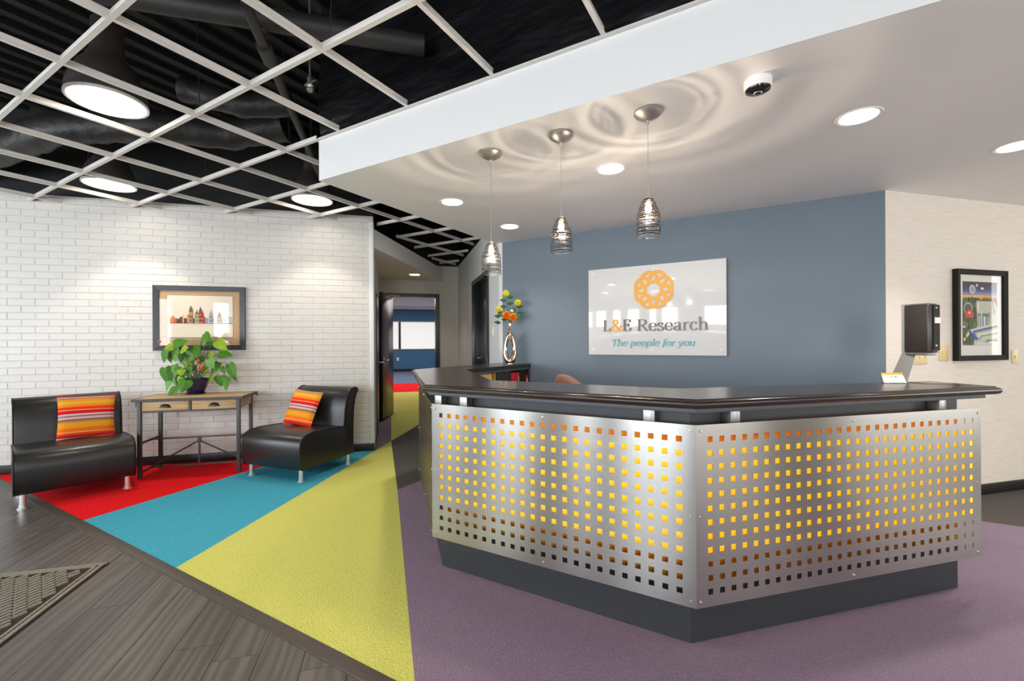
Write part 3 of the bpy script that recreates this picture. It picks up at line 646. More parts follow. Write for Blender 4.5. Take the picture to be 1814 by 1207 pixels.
# shelf wing against the blue wall
sx0, sx1 = -2.74 - DO.x, -2.345 - DO.x
def dy(y): return y - DO.y
obj('shelf_back', B().box(sx0, sx0 + .03, dy(3.1), dy(4.45), 0, 1.006), 'cab_brown', desk)
obj('shelf_board', B().box(sx0, sx1, dy(3.15), dy(4.45), .70, .72), 'cab_brown', desk)
obj('shelf_body', B().box(sx0, sx1 - .01, dy(3.15), dy(4.45), 0, .70), 'cab_brown', desk)
for y, m_ in ((3.23, 'wood_orange'), (3.72, 'wood_orange'), (3.75, 'cab_brown'), (4.02, 'cab_brown'), (4.245, 'cab_brown'), (4.30, 'cab_brown'), (4.355, 'cab_brown'), (4.436, 'cab_brown')):
    obj('divider', B().box(sx0 + .03, sx1, dy(y), dy(y) + .012, .72, 1.006), m_, desk)
obj('shelf_door', B().box(sx1 - .02, sx1 - .005, dy(3.765), dy(4.018), .72, 1.004), 'cab_brown', desk)
obj('shelf_lining', B().box(sx0 + .03, sx0 + .045, dy(3.24), dy(3.72), .72, 1.005), 'wood_orange', desk)
# things on and behind the desk
def binder(y, w_, z1, label):
    t = thing('binder', label, 'binder', (-2.348, y, .72), group='red binders in the desk shelf')
    obj('cover', B().box(-.28, 0, 0, w_, 0, z1), 'red_binder', t, bevel=.003)
    obj('spine_label', B().box(0, .001, w_ * (.3 if w_ < .1 else .9), w_ * (.75 if w_ < .1 else .98), z1 * .45, z1 * .85), 'label_cream', t)
binder(4.055, .165, .262, 'wide red binder in the desk shelf beside the dark door'); binder(4.375, .052, .215, 'narrow red binder with pale label at the end of the desk shelf')
o = obj('paper_stack', B().box(-.26, 0, 0, .20, 0, .28), 'paper_cream', loc=(-2.37, 3.50, .72), bevel=.002); tag(o, 'cream papers standing in the orange lined desk shelf', 'papers')
t = thing('office_chair', 'brown fabric office chair behind the desk, only its curved back showing', 'office chair', (-1.42, 3.02, 0), math.radians(-35))
bp = B(); nu, nv = 14, 10; vs = []
for i in range(nu + 1):
    for k in range(nv + 1):
        u = -1 + 2 * i / nu; v = k / nv
        wd = .215 * (1 - .25 * (2 * v - 1) ** 2) * (1 if v < .98 else .9)
        zz = .62 + .44 * v - .07 * abs(u) ** 2.5 * (v ** 2); vs.append((u * wd, .20 - .06 * (1 - u * u) + .05 * v - .10, zz))
nb = len(vs); vs += [(x, y + .05, z) for x, y, z in vs]
I = lambda i, k, b=0: b * nb + i * (nv + 1) + k
fs = []
for i in range(nu):
    for k in range(nv): fs += [(I(i, k), I(i + 1, k), I(i + 1, k + 1), I(i, k + 1)), (I(i, k, 1), I(i, k + 1, 1), I(i + 1, k + 1, 1), I(i + 1, k, 1))]
    fs += [(I(i, 0), I(i, 0, 1), I(i + 1, 0, 1), I(i + 1, 0)), (I(i, nv), I(i + 1, nv), I(i + 1, nv, 1), I(i, nv, 1))]
for k in range(nv): fs += [(I(0, k), I(0, k + 1), I(0, k + 1, 1), I(0, k, 1)), (I(nu, k), I(nu, k, 1), I(nu, k + 1, 1), I(nu, k + 1))]
bp.add(vs, fs); obj('backrest', bp, 'fabric_brown', t, bevel=.012, smooth=True)
obj('back_shell', B().box(-.12, .12, .20, .22, .66, .98), 'plastic_dark', t, bevel=.008)
obj('seat', B().box(-.24, .24, -.36, .10, .42, .50), 'fabric_brown', t, bevel=.03, seg=3)
obj('back_bracket', B().tube([(0, 0, .40), (0, .22, .42), (0, .225, .75)], .02, 8), 'plastic_dark', t)
obj('gas_post', B().tube([(0, -.12, .08), (0, -.12, .42)], .028, 12), 'plastic_dark', t)
for k in range(5):
    a = 2 * PI * k / 5
    leg = obj('leg', B().tube([(0, -.12, .10), (.28 * math.cos(a), -.12 + .28 * math.sin(a), .075)], [.028, .018], 8), 'plastic_dark', t)
    obj('caster', B().tube([(.28 * math.cos(a) - .014, -.12 + .28 * math.sin(a), .032), (.28 * math.cos(a) + .014, -.12 + .28 * math.sin(a), .032)], .028, 12), 'plastic_dark', leg)
# ---- vase: chrome loop with neck
VX, VY, VZ = -2.50, 4.29, 1.067
t = thing('loop_vase', 'polished bronze chrome loop vase holding flowers on the desk shelf', 'vase', (VX, VY, VZ), PHI)
pts, rs = [], []
Nn = 48
for k in range(Nn):
    a = 2 * PI * k / Nn
    z = .178 - .148 * math.cos(a); wv = .064 * math.sin(a) * (1 - .28 * ((z - .03) / .3) - .1 * math.sin(a / 2))
    pts.append((wv - .004, 0, z)); rs.append(.026 + .008 * max(0, math.cos(a)) + .003 * math.cos(2 * a))
vb = B().tube(pts, rs, 14, closed=True)
for i, v in enumerate(vb.v): vb.v[i] = (v[0], v[1] * 1.25, v[2])
obj('loop', vb, 'gold_chrome', t, smooth=True)
obj('neck', B().lathe([(.036, .28), (.034, .31), (.026, .35), (.019, .39), (.016, .43), (.017, .47), (.021, .482), (.014, .48), (.012, .44)], 24), 'gold_chrome', t, smooth=True)
obj('foot', B().lathe([(0, 0), (.042, 0), (.042, .006), (.032, .02), (.0, .022)], 24), 'gold_chrome', t, smooth=True)
def pompon(dx, dz, dyy, r, label):
    f_ = thing('pompon_flower', label, 'flower', (VX, VY, VZ), PHI, group='yellow pompon flowers in the loop vase')
    top = Vector((dx, dyy, dz))
    obj('stem', B().tube([(0, 0, .46), (dx * .45, dyy * .4, .56), (dx, dyy, dz)], .0035, 6), 'flower_leaf', f_)
    b = B(); R_ = random.Random(dz)
    for i in range(90):
        zz = 1 - 2 * (i + .5) / 90; ph = i * 2.39996; rr = math.sqrt(1 - zz * zz); d = Vector((rr * math.cos(ph), rr * math.sin(ph), zz))
        q = d.orthogonal().normalized(); s_ = d.cross(q); c = top + d * r * .55; e = top + d * r * R_.uniform(.92, 1.06)
        b.add([c + q * r * .2, c + s_ * r * .2, c - q * r * .2, c - s_ * r * .2, e + q * r * .1, e + s_ * r * .1, e - q * r * .1, e - s_ * r * .1], [(0, 1, 5, 4), (1, 2, 6, 5), (2, 3, 7, 6), (3, 0, 4, 7), (4, 5, 6, 7)])
    obj('bloom', b, 'flower_yellow', f_, clean=False)
    for k in range(4):
        z0 = dz - .045 - .035 * k; s_ = (-1) ** k
        obj('leaf', B().add([(dx * .8, dyy * .8, z0), (dx * .8 + s_ * .035, dyy, z0 + .024), (dx * .8 + s_ * .085, dyy + .01, z0 + .008), (dx * .8 + s_ * .035, dyy + .012, z0 - .022)], [(0, 1, 2, 3)]), 'flower_leaf', f_)
pompon(-.045, .79, .0, .038, 'highest yellow pompon flower in the loop vase')
pompon(.088, .685, .01, .038, 'yellow pompon flower leaning right in the loop vase')
pompon(-.125, .612, -.01, .034, 'lowest yellow pompon flower, leaning left in the loop vase')
def rose(dx, dz, dyy, r, label):
    f_ = thing('orange_rose', label, 'flower', (VX, VY, VZ), PHI, group='orange roses in the loop vase')
    obj('stem', B().tube([(0, 0, .46), (dx * .5, dyy * .5, .5), (dx, dyy, dz - .02)], .004, 6), 'flower_leaf', f_)
    for k in range(13):
        a = k * 2.39996; s_ = .35 + .65 * k / 12
        n_ = Vector((math.cos(a) * s_, -.9 + .5 * s_, math.sin(a) * s_ * .9)).normalized(); c = Vector((dx, dyy, dz)) + n_ * r * s_ * .9
        q = n_.cross(Vector((0, 0, 1))).normalized() * r * .55; u_ = n_.cross(q).normalized() * r * .5
        obj('petal', B().add([c - q - u_, c + q - u_, c + q * 1.1 + u_ * .4 + n_ * r * .12, c + u_ * 1.1 + n_ * r * .2, c - q * 1.1 + u_ * .4 + n_ * r * .12, c - n_ * r * .25], [(0, 1, 5), (1, 2, 5), (2, 3, 5), (3, 4, 5), (4, 0, 5)]), 'flower_orange', f_)
    for s_ in (-1, 1):
        obj('leaf', B().add([(dx, dyy, dz), (dx + s_ * .04, dyy + .02, dz + .045), (dx + s_ * .10, dyy + .02, dz + .03), (dx + s_ * .055, dyy, dz - .025)], [(0, 1, 2, 3)]), 'flower_leaf', f_)
rose(-.045, .545, -.03, .042, 'left one of the two orange roses in the loop vase'); rose(.03, .52, -.035, .043, 'right one of the two orange roses in the loop vase')
f_ = thing('cream_bud', 'cream bud above the orange roses in the loop vase', 'flower', (VX, VY, VZ), PHI)
obj('stem', B().tube([(0, 0, .46), (.02, .01, .57)], .004, 6), 'flower_leaf', f_); obj('bloom', B().lathe([(0, 0), (.018, .012), (.022, .03), (.012, .05), (0, .056)], 10, (.02, .01, .56)), 'flower_white', f_, smooth=True)

# ---- sanitizer dispenser on its stand
t = thing('sanitizer_dispenser', 'dark sanitizer dispenser on a bent grey metal stand at the desk end', 'dispenser', (.735, 3.255, 1.067), PHI - math.radians(42.6))
obj('base_plate', B().prism([(-.075, -.005), (.02, -.055), (.125, .03), (.03, .09)], 0, .004), 'disp_grey', t, bevel=.001)
st = B()
def slab(q, t_):
    vs = [Vector(p) for p in q]; nn = (vs[1] - vs[0]).cross(vs[3] - vs[0]).normalized() * t_; st.add(vs + [v + nn for v in vs], [(0, 1, 2, 3), (7, 6, 5, 4), (0, 4, 5, 1), (1, 5, 6, 2), (2, 6, 7, 3), (3, 7, 4, 0)])
slab([(-.135, .03, .004), (-.058, -.005, .004), (-.022, .075, .158), (-.083, .10, .158)], .004); slab([(-.083, .10, .158), (.02, .057, .158), (.02, .057, .445), (-.083, .10, .445)], .004)
obj('stand', st, 'disp_grey', t)
obj('housing', B().prism([(-.073, .085), (.026, .0), (.040, .0), (.048, .012), (.070, .075), (.045, .115), (-.06, .125)], .168, .435), 'disp_dark', t, bevel=.006, seg=3)
obj('front_cover', B().prism([(.0465, .008), (.0725, .078), (.0765, .076), (.0505, .006)], .18, .432), 'disp_black', t)
obj('top_cap', B().prism([(-.07, .086), (.026, .004), (.040, .004), (.067, .075), (.043, .113), (-.058, .122)], .435, .442), 'disp_grey', t, bevel=.002)
obj('drip_rim', B().prism([(-.07, .086), (.026, .004), (.040, .004), (.062, .072), (.043, .113), (-.058, .122)], .152, .168), 'disp_grey', t, bevel=.003)
obj('sticker', B().prism([(.0535, .016), (.0785, .080), (.0805, .079), (.0555, .015)], .33, .362), 'card_white', t)
obj('badge', B().prism([(.058, .028), (.064, .043), (.0665, .042), (.0605, .027)], .412, .418), 'label_cream', t); obj('emblem', B().prism([(.057, .026), (.063, .041), (.0655, .040), (.0595, .025)], .203, .212), 'label_cream', t)
t = thing('card_holder', 'small white and orange card in a clear holder in front of the dispenser stand', 'card holder', (.60, 3.165, 1.067), PHI - .1)
obj('card', B().add([(-.058, -.012, .004), (.058, -.012, .004), (.053, .016, .054), (-.053, .016, .054), (-.058, -.010, .004), (.058, -.010, .004), (.053, .018, .054), (-.053, .018, .054)], [(0, 1, 2, 3), (7, 6, 5, 4), (0, 4, 5, 1), (1, 5, 6, 2), (2, 6, 7, 3), (3, 7, 4, 0)]), 'card_white', t)
obj('orange_band', B().add([(-.0540, .0100, .0450), (.0540, .0100, .0450), (.0535, .0160, .0550), (-.0535, .0160, .0550)], [(0, 1, 2, 3)]).box(-.0535, .0535, .0150, .0195, .0525, .057), 'card_orange', t)
ink = B()
for k, (x0, x1, h_) in enumerate(((-.020, -.014, .004), (-.011, -.004, .006), (.002, .005, .010), (.008, .016, .008), (.018, .024, .006))):
    ink.add([(x0, .0030, .031), (x1, .0030, .031), (x1, .0030 + h_ * .56, .031 + h_), (x0, .0030 + h_ * .56, .031 + h_)], [(0, 1, 2, 3)])
obj('print', ink, 'ink_grey', t)
obj('clear_holder', B().box(-.068, .068, -.02, .03, 0, .003).box(-.068, -.065, -.02, .03, 0, .025).box(.065, .068, -.02, .03, 0, .025), 'glass', t)

# ================================================================= SIGN ON THE BLUE WALL
SX, SZ = -.97, 1.615
sg = thing('wall_sign', 'frosted glass company sign with orange ring logo on blue wall', 'sign', (SX, 4.46, SZ))
obj('panel', B().box(-.65, .65, -.048, -.038, -.44, .44), 'sign_panel', sg, bevel=.001)
for x, z in ((-.60, .40), (.01, .40), (.605, .40), (-.60, -.39), (.0, -.39), (.60, -.39)):
    obj('standoff', B().tube([(x, -.056, z), (x, 0, z)], .0125, 16), 'standoff_white', sg, bevel=.002)
def cr_(pts, n=8, closed=False):
    out = []; m = len(pts); P_ = [Vector((p[0], p[1])) for p in pts]
    for i in range(m if closed else m - 1):
        p0 = P_[(i - 1) % m] if closed or i > 0 else P_[0] * 2 - P_[1]; p1 = P_[i]; p2 = P_[(i + 1) % m]; p3 = P_[(i + 2) % m] if closed or i + 2 < m else P_[-1] * 2 - P_[-2]
        for k in range(n):
            t_ = k / n; out.append(.5 * ((2 * p1) + (p2 - p0) * t_ + (2 * p0 - 5 * p1 + 4 * p2 - p3) * t_ ** 2 + (3 * p1 - p0 - 3 * p2 + p3) * t_ ** 3))
    if not closed: out.append(P_[-1])
    return out
def ribbon(b, pts, wf, y0, y1, closed=False, wob=None):
    n = len(pts); vs = []
    for i, p in enumerate(pts):
        t_ = (pts[(i + 1) % n] - pts[i - 1]) if closed else (pts[min(i + 1, n - 1)] - pts[max(i - 1, 0)]); t_.normalize()
        nn = Vector((-t_.y, t_.x)) * wf(t_) / 2
        for q in (p + nn, p - nn):
            vs += [(q.x, y0 - (wob(i) if wob else 0), q.y), (q.x, y1, q.y)]
    fs = []
    for i in range(n if closed else n - 1):
        a = i * 4; c = ((i + 1) % n) * 4
        fs += [(a, a + 2, c + 2, c), (a + 1, c + 1, c + 3, a + 3), (a, c, c + 1, a + 1), (a + 2, a + 3, c + 3, c + 2)]
    if not closed: fs += [(0, 1, 3, 2), ((n - 1) * 4, (n - 1) * 4 + 2, (n - 1) * 4 + 3, (n - 1) * 4 + 1)]
    b.add(vs, fs)
# logo: looped ring
lp = []
NL = 8
for k in range(360):
    a = 2 * PI * k / 360
    lp.append(Vector((.1275 * math.sin(a) - .0525 * math.sin((NL + 1) * a), .1275 * math.cos(a) - .0525 * math.cos((NL + 1) * a))))
b = B(); ribbon(b, lp, lambda t_: .030, -.058, -.049, closed=True, wob=lambda i: .0012 * math.sin(NL * 2 * PI * i / 360))
obj('logo_ring', b, 'sign_orange', sg, loc=(.01, 0, .195), clean=False)
# serif glyphs drawn with a broad pen: (strokes, advance)
GL = {
 'L': ([[(.18, 0), (.18, 1)], [(.04, .97), (.34, .97)], [(.04, .03), (.62, .03), (.66, .26)]], .74),
 'E': ([[(.18, 0), (.18, 1)], [(.04, .97), (.62, .97), (.64, .76)], [(.04, .03), (.64, .03), (.68, .26)], [(.18, .52), (.50, .52)], [(.50, .40), (.50, .64)]], .78),
 'R': ([[(.18, 0), (.18, 1)], [(.04, .97), (.40, .97)], [(.04, .03), (.33, .03)], 'c', [(.36, .97), (.58, .92), (.66, .75), (.58, .57), (.36, .50), (.18, .50)], [(.38, .50), (.74, .03), (.84, .02)]], .84),
 'e': (['c', [(.10, .36), (.50, .36), (.52, .46), (.46, .60), (.32, .66), (.16, .58), (.09, .36), (.13, .13), (.30, .01), (.44, .04), (.54, .15)]], .62),
 's': (['c', [(.40, .50), (.36, .61), (.24, .66), (.12, .60), (.10, .48), (.20, .38), (.34, .30), (.42, .18), (.36, .05), (.24, .0), (.10, .05), (.06, .17)]], .50),
 'a': (['c', [(.10, .50), (.16, .62), (.28, .66), (.40, .60), (.43, .46), (.43, .10), (.48, .02), (.56, .05)], 'c', [(.43, .40), (.22, .34), (.08, .20), (.13, .05), (.26, .01), (.38, .08), (.43, .18)]], .60),
 'r': ([[(.16, 0), (.16, .64)], [(.03, .62), (.16, .62)], [(.03, .02), (.30, .02)], 'c', [(.16, .42), (.24, .58), (.36, .65), (.44, .62)]], .47),
 'c': (['c', [(.48, .50), (.42, .62), (.30, .66), (.16, .58), (.09, .34), (.15, .10), (.30, .01), (.42, .05), (.51, .16)]], .57),
 'h': ([[(.15, 0), (.15, 1.06)], [(.02, 1.04), (.15, 1.04)], [(.03, .02), (.28, .02)], [(.40, .02), (.66, .02)], 'c', [(.15, .46), (.26, .62), (.40, .66), (.50, .58), (.53, .42), (.53, .0)]], .70),
 '&': (['c', [(.86, .44), (.66, .20), (.46, .03), (.24, .0), (.06, .14), (.08, .32), (.24, .46), (.46, .62), (.54, .78), (.46, .95), (.32, .98), (.20, .86), (.24, .68), (.46, .36), (.66, .12), (.86, .02), (.96, .06)], [(.68, .46), (.98, .46)]], .98),
 'T': ([[(.40, 0), (.40, 1)], [(.04, .96), (.76, .96)], [(.05, .78), (.05, .98)], [(.75, .78), (.75, .98)], [(.26, .02), (.54, .02)]], .74),
 'p': ([[(.15, -.32), (.15, .64)], [(.03, .62), (.15, .62)], [(.03, -.30), (.30, -.30)], 'c', [(.15, .48), (.28, .64), (.44, .62), (.54, .44), (.52, .18), (.38, .02), (.24, .04), (.15, .16)]], .63),
 'o': (['C', [(.31, .66), (.14, .56), (.08, .33), (.14, .10), (.31, .0), (.48, .10), (.54, .33), (.48, .56)]], .62),
 'l': ([[(.15, 0), (.15, 1.06)], [(.02, 1.04), (.15, 1.04)], [(.03, .02), (.28, .02)]], .30),
 'f': (['c', [(.40, .98), (.30, 1.04), (.20, .96), (.17, .80), (.17, .60)], [(.17, .8), (.17, -.20)], [(.03, .62), (.36, .62)]], .36),
 'y': ([[(.05, .64), (.30, .04)], 'c', [(.54, .64), (.34, .10), (.20, -.24), (.08, -.30)], [(.0, .63), (.18, .63)], [(.44, .63), (.62, .63)]], .58),
 'u': (['c', [(.13, .64), (.13, .20), (.20, .03), (.34, .02), (.46, .14), (.49, .26)], [(.49, .64), (.49, .0)], [(.02, .63), (.13, .63)], [(.38, .63), (.49, .63)], [(.49, .02), (.60, .02)]], .65),
}
def text(s_, x, z, size, width, mts, thick, thin, shear=0., y0=-.055, y1=-.049):
    adv = sum(GL[c][1] if c != ' ' else .30 for c in s_); kx = width / (adv * size)
    cx_ = x
    for ch in s_:
        if ch == ' ': cx_ += .30 * size * kx; continue
        b = B(); st_, ad = GL[ch]; smooth_ = False; closed = False
        for q in st_:
            if q == 'c': smooth_ = True; continue
            if q == 'C': smooth_ = True; closed = True; continue
            pts = [((px * kx + shear * pz) * size, pz * size) for px, pz in q]
            if smooth_: P_ = cr_(pts, 6, closed)
            else:
                P_ = []
                for i in range(len(pts) - 1): P_ += [Vector(pts[i]).lerp(Vector(pts[i + 1]), k / 3) for k in range(3)]
                P_.append(Vector(pts[-1]))
            ribbon(b, P_, lambda t_: (thin + (thick - thin) * abs(t_.y) ** 1.3) * size, y0 - .0004 * len(b.v) / 40, y1, closed, wob=lambda i: .00003 * i)
            smooth_ = False; closed = False
        obj('letter', b, mts(ch), sg, loc=(cx_, 0, z), clean=False)
        cx_ += ad * size * kx
text('L&E', -.495, -.20, .115, .295, lambda c: 'sign_orange' if c == '&' else 'sign_brown', .19, .055)
text('Research', -.15, -.203, .115, .655, lambda c: 'sign_brown', .18, .05)
text('The people for you', -.415, -.35, .066, .80, lambda c: 'sign_teal', .16, .06, shear=.28)

# ================================================================= FRAMED PICTURES
def ink_mesh(name, quads, parent, loc):
    """flat print: coloured polygons, drawn in order, each a hair in front of the last; quads = [(poly[(x,z)..], (r,g,b))]"""
    b = B(); cols = []
    for i, (poly, c) in enumerate(quads):
        b.add([(x, -.00002 * i, z) for x, z in poly], [tuple(range(len(poly)))]); cols += [rgb(*c)] * len(poly)
    me = b.mesh(name); ca = me.color_attributes.new('ink', 'FLOAT_COLOR', 'POINT')
    for i, c in enumerate(cols): ca.data[i].color = c
    return obj(name, me, 'print_ink', parent, loc=loc)
def rect(x0, x1, z0, z1): return [(x0, z0), (x1, z0), (x1, z1), (x0, z1)]
def frame(b, w_, h_, t_, d0, d1, inn=.0):
    W, H = w_ / 2, h_ / 2
    for q in ([(-W, -H), (W, -H), (W - t_, -H + t_), (-W + t_, -H + t_)], [(W, -H), (W, H), (W - t_, H - t_), (W - t_, -H + t_)], [(W, H), (-W, H), (-W + t_, H - t_), (W - t_, H - t_)], [(-W, H), (-W, -H), (-W + t_, -H + t_), (-W + t_, H - t_)]):
        vs = [(x, d0, z) for x, z in q] + [(x, d1, z) for x, z in q]
        vs[2] = (vs[2][0], d0 + .008, vs[2][2]); vs[3] = (vs[3][0], d0 + .008, vs[3][2])
        b.add(vs, [(0, 1, 2, 3), (7, 6, 5, 4), (0, 4, 5, 1), (1, 5, 6, 2), (2, 6, 7, 3), (3, 7, 4, 0)])
    return b
X0, Y0 = -2.058, BY - .004
pic = thing('framed_print', 'black framed skyline print with tan mat on the white brick wall', 'picture', (*Q(X0, Y0), 1.592), PI / 4)
obj('frame', frame(B(), .885, .708, .055, -.034, 0), 'frame_black', pic)
obj('mat_board', B().box(-.392, .392, -.014, -.008, -.304, .304), 'tan_mat', pic)
rr = random.Random(5)
qs = [(rect(-.322, .322, -.235, .235), (50, 40, 34)), (rect(-.318, .318, -.231, .231), (236, 222, 198))]
base = -.075
x = -.314
while x < .30:
    w_ = rr.uniform(.014, .034); warm = x < .03
    hgt = rr.uniform(.02, .075) + (.03 if warm else .05) * rr.random()
    c = rr.choice([(206, 92, 44), (190, 70, 36), (222, 130, 70), (96, 52, 44), (176, 84, 52), (228, 170, 110)] if warm else [(176, 186, 200), (150, 160, 176), (206, 178, 168), (128, 138, 146), (196, 130, 110), (214, 214, 218)])
    qs.append((rect(x, x + w_, base, base + hgt), c))
    for k in range(int(hgt / .012)):
        qs.append((rect(x + .003, x + w_ - .003, base + .006 + k * .012, base + .010 + k * .012), tuple(max(0, min(255, int(v * rr.choice([.55, 1.25])))) for v in c)))
    x += w_ * rr.uniform(.75, 1.05)
def tower(x0, x1, h_, c, roof, rc):
    qs.append((rect(x0, x1, base, base + h_), c)); m_ = (x0 + x1) / 2
    if roof == 'dome': qs.append(([(x0, base + h_), (x1, base + h_), (x1 - .004, base + h_ + .03), (m_ + .006, base + h_ + .055), (m_, base + h_ + .07), (m_ - .006, base + h_ + .055), (x0 + .004, base + h_ + .03)], rc))
    else: qs.append(([(x0, base + h_), (x1, base + h_), (m_ + .004, base + h_ + .03), (m_, base + h_ + .06), (m_ - .004, base + h_ + .03)], rc))
    for k in range(int(h_ / .014)):
        for j in range(3):
            xx = x0 + .004 + j * (x1 - x0 - .008) / 3; qs.append((rect(xx, xx + (x1 - x0) * .18, base + .004 + k * .014, base + .011 + k * .014), (58, 50, 44) if k % 3 else (232, 188, 96)))
tower(-.110, -.070, .125, (134, 128, 96), 'dome', (96, 96, 82)); qs.append((rect(-.108, -.072, base + .10, base + .122), (238, 132, 44)))
tower(-.055, -.012, .10, (178, 166, 122), 'flat', (150, 60, 44)); tower(-.014, .016, .135, (176, 52, 42), 'spire', (54, 82, 78)); tower(.012, .034, .085, (190, 40, 36), 'flat', (190, 40, 36))
tower(.165, .205, .085, (206, 176, 126), 'spire', (176, 44, 56)); tower(.085, .115, .10, (170, 166, 186), 'flat', (170, 166, 186))
qs.append((rect(-.318, .318, base - .004, base), (58, 44, 38)))
ink_mesh('print', qs, pic, (0, -.0145, .02))
obj('glass_pane', B().box(-.392, .392, -.0215, -.0195, -.304, .304), 'glass', pic)
# right picture
XR = 4.752
pic = thing('framed_print', 'tall dark framed colourful night scene print with white mat on the right wall', 'picture', (*Q(XR, 2.586), 1.512), PI / 4)
obj('frame', frame(B(), .605, .756, .042, -.04, 0), 'frame_dark', pic)
obj('mat_board', B().box(-.265, .265, -.014, -.008, -.338, .338), 'white_mat', pic)
rr = random.Random(9); W_, T_, Bt = .208, .28, -.25
qs = []
sky = [(14, 14, 34), (18, 22, 56), (26, 40, 96), (40, 70, 140), (120, 130, 160), (232, 170, 70), (236, 130, 40)]
for i, c in enumerate(sky): qs.append((rect(-W_, W_, T_ - .155 * (i + 1) / 7, T_ - .155 * i / 7), c))
qs.append((rect(-W_, W_, Bt, T_ - .15), (34, 58, 28)))
def blob(cx_, cz, r_, c, sy=1., n_=10): qs.append(([(max(-W_, min(W_, cx_ + r_ * math.cos(2 * PI * k / n_))), max(Bt, min(T_, cz + sy * r_ * math.sin(2 * PI * k / n_)))) for k in range(n_)], c))
for _ in range(150): blob(rr.uniform(-W_, -.02), rr.uniform(Bt, .13), rr.uniform(.012, .03), rr.choice([(30, 56, 24), (46, 84, 36), (62, 104, 44), (22, 40, 20), (84, 110, 50)]), 1.1, 8)
qs.append(([(-.05, .12), (.17, .12), (W_, .05), (W_, Bt), (-.09, Bt), (-.04, -.08)], (190, 192, 170)))
for _ in range(16):
    x_ = rr.uniform(-.05, .16); z_ = rr.uniform(-.05, .10); qs.append((rect(x_, x_ + rr.uniform(.015, .035), z_ - .05, z_ + rr.uniform(0, .04)), rr.choice([(206, 190, 170), (220, 214, 196), (160, 190, 150), (170, 150, 140), (96, 128, 126), (200, 206, 200)])))
qs.append((rect(-.035, .10, -.10, .015), (70, 104, 110)))
for x_, c in ((-.03, (200, 170, 150)), (.0, (170, 190, 196)), (.035, (216, 222, 214)), (.07, (140, 168, 170))): qs.append((rect(x_, x_ + .022, -.12, rr.uniform(-.02, .05)), c))
for k in range(9):
    f0 = k / 9; qs.append(([(-.13 + .03 * k, -.12 - .012 * k), (W_, -.06 - .02 * k), (W_, -.09 - .02 * k), (-.10 + .02 * k, -.15 - .012 * k)], [(206, 204, 186), (60, 84, 140), (176, 180, 168), (226, 224, 210), (150, 160, 150), (210, 204, 180), (190, 196, 190), (120, 130, 120), (230, 228, 214)][k]))
qs.append(([(-.17, -.115), (-.14, -.115), (-.02, -.20), (-.06, -.21)], (46, 76, 170)))
qs.append(([(-.06, Bt), (-.03, -.215), (.06, -.225), (.16, Bt)], (206, 208, 196)))
blob(-.10, .215, .038, (196, 196, 206), 1.0, 16); blob(-.10, .215, .026, (150, 152, 170), 1.0, 14); blob(-.045, .25, .014, (220, 170, 190)); blob(.02, .225, .02, (250, 236, 200), .5)
blob(-.15, .06, .055, (150, 150, 140), .9, 16); blob(-.15, .055, .04, (60, 70, 52), .9, 16)
qs.append(([(-.18, -.02), (-.09, -.02), (-.085, .012), (-.135, .055), (-.185, .012)], (214, 34, 36))); blob(-.135, .02, .01, (250, 220, 170))
for x_ in (.03, .07, .11, .16): qs.append(([(x_, .12), (x_ + .03, .12), (x_ + .015, .16)], (30, 54, 34)))
for x_, z_ in ((-.17, -.17), (-.195, -.2), (-.15, -.155)): blob(x_, z_, .011, (226, 206, 150), 1.5)
qs.append((rect(-.235, -.185, -.105, -.09), (206, 214, 190)))
ink_mesh('print', qs, pic, (0, -.0145, 0))
obj('glass_pane', B().box(-.265, .265, -.0245, -.0225, -.338, .338), 'glass', pic)
# switch plates
def plate(name, X, Y, z, w_, h_, label, cat, toggles, rz=PI / 4):
    t = thing(name, label, cat, (*Q(X, Y), z), rz)
    obj('cover', B().box(-w_ / 2, w_ / 2, -.007, 0, -h_ / 2, h_ / 2), 'almond', t, bevel=.002)
    for x_ in toggles: obj('toggle', B().box(x_ - .005, x_ + .005, -.014, -.006, -.012, .012), 'almond', t)
plate('switch_plate', 4.07, 2.588, 1.17, .17, .115, 'cream switch plate half hidden behind the sanitizer stand', 'switch', (-.06, 0, .06))
plate('switch_plate', 4.345, 2.588, 1.20, .115, .125, 'cream double switch plate between dispenser and right picture', 'switch', (-.023, .023))
plate('outlet_plate', 5.205, 2.588, 1.157, .08, .12, 'single cream plate right of the dark framed print', 'switch', (0,))
t = thing('thermostat', 'small pale control plate beside the black hall door', 'thermostat', (*Q(DX, 5.37), 1.44), PI / 4)
obj('cover', B().box(-.02, 0, -.035, .035, -.06, .06), 'cream', t, bevel=.004); obj('slider', B().box(-.026, -.02, -.012, .012, -.03, .03), 'card_white', t, bevel=.002)

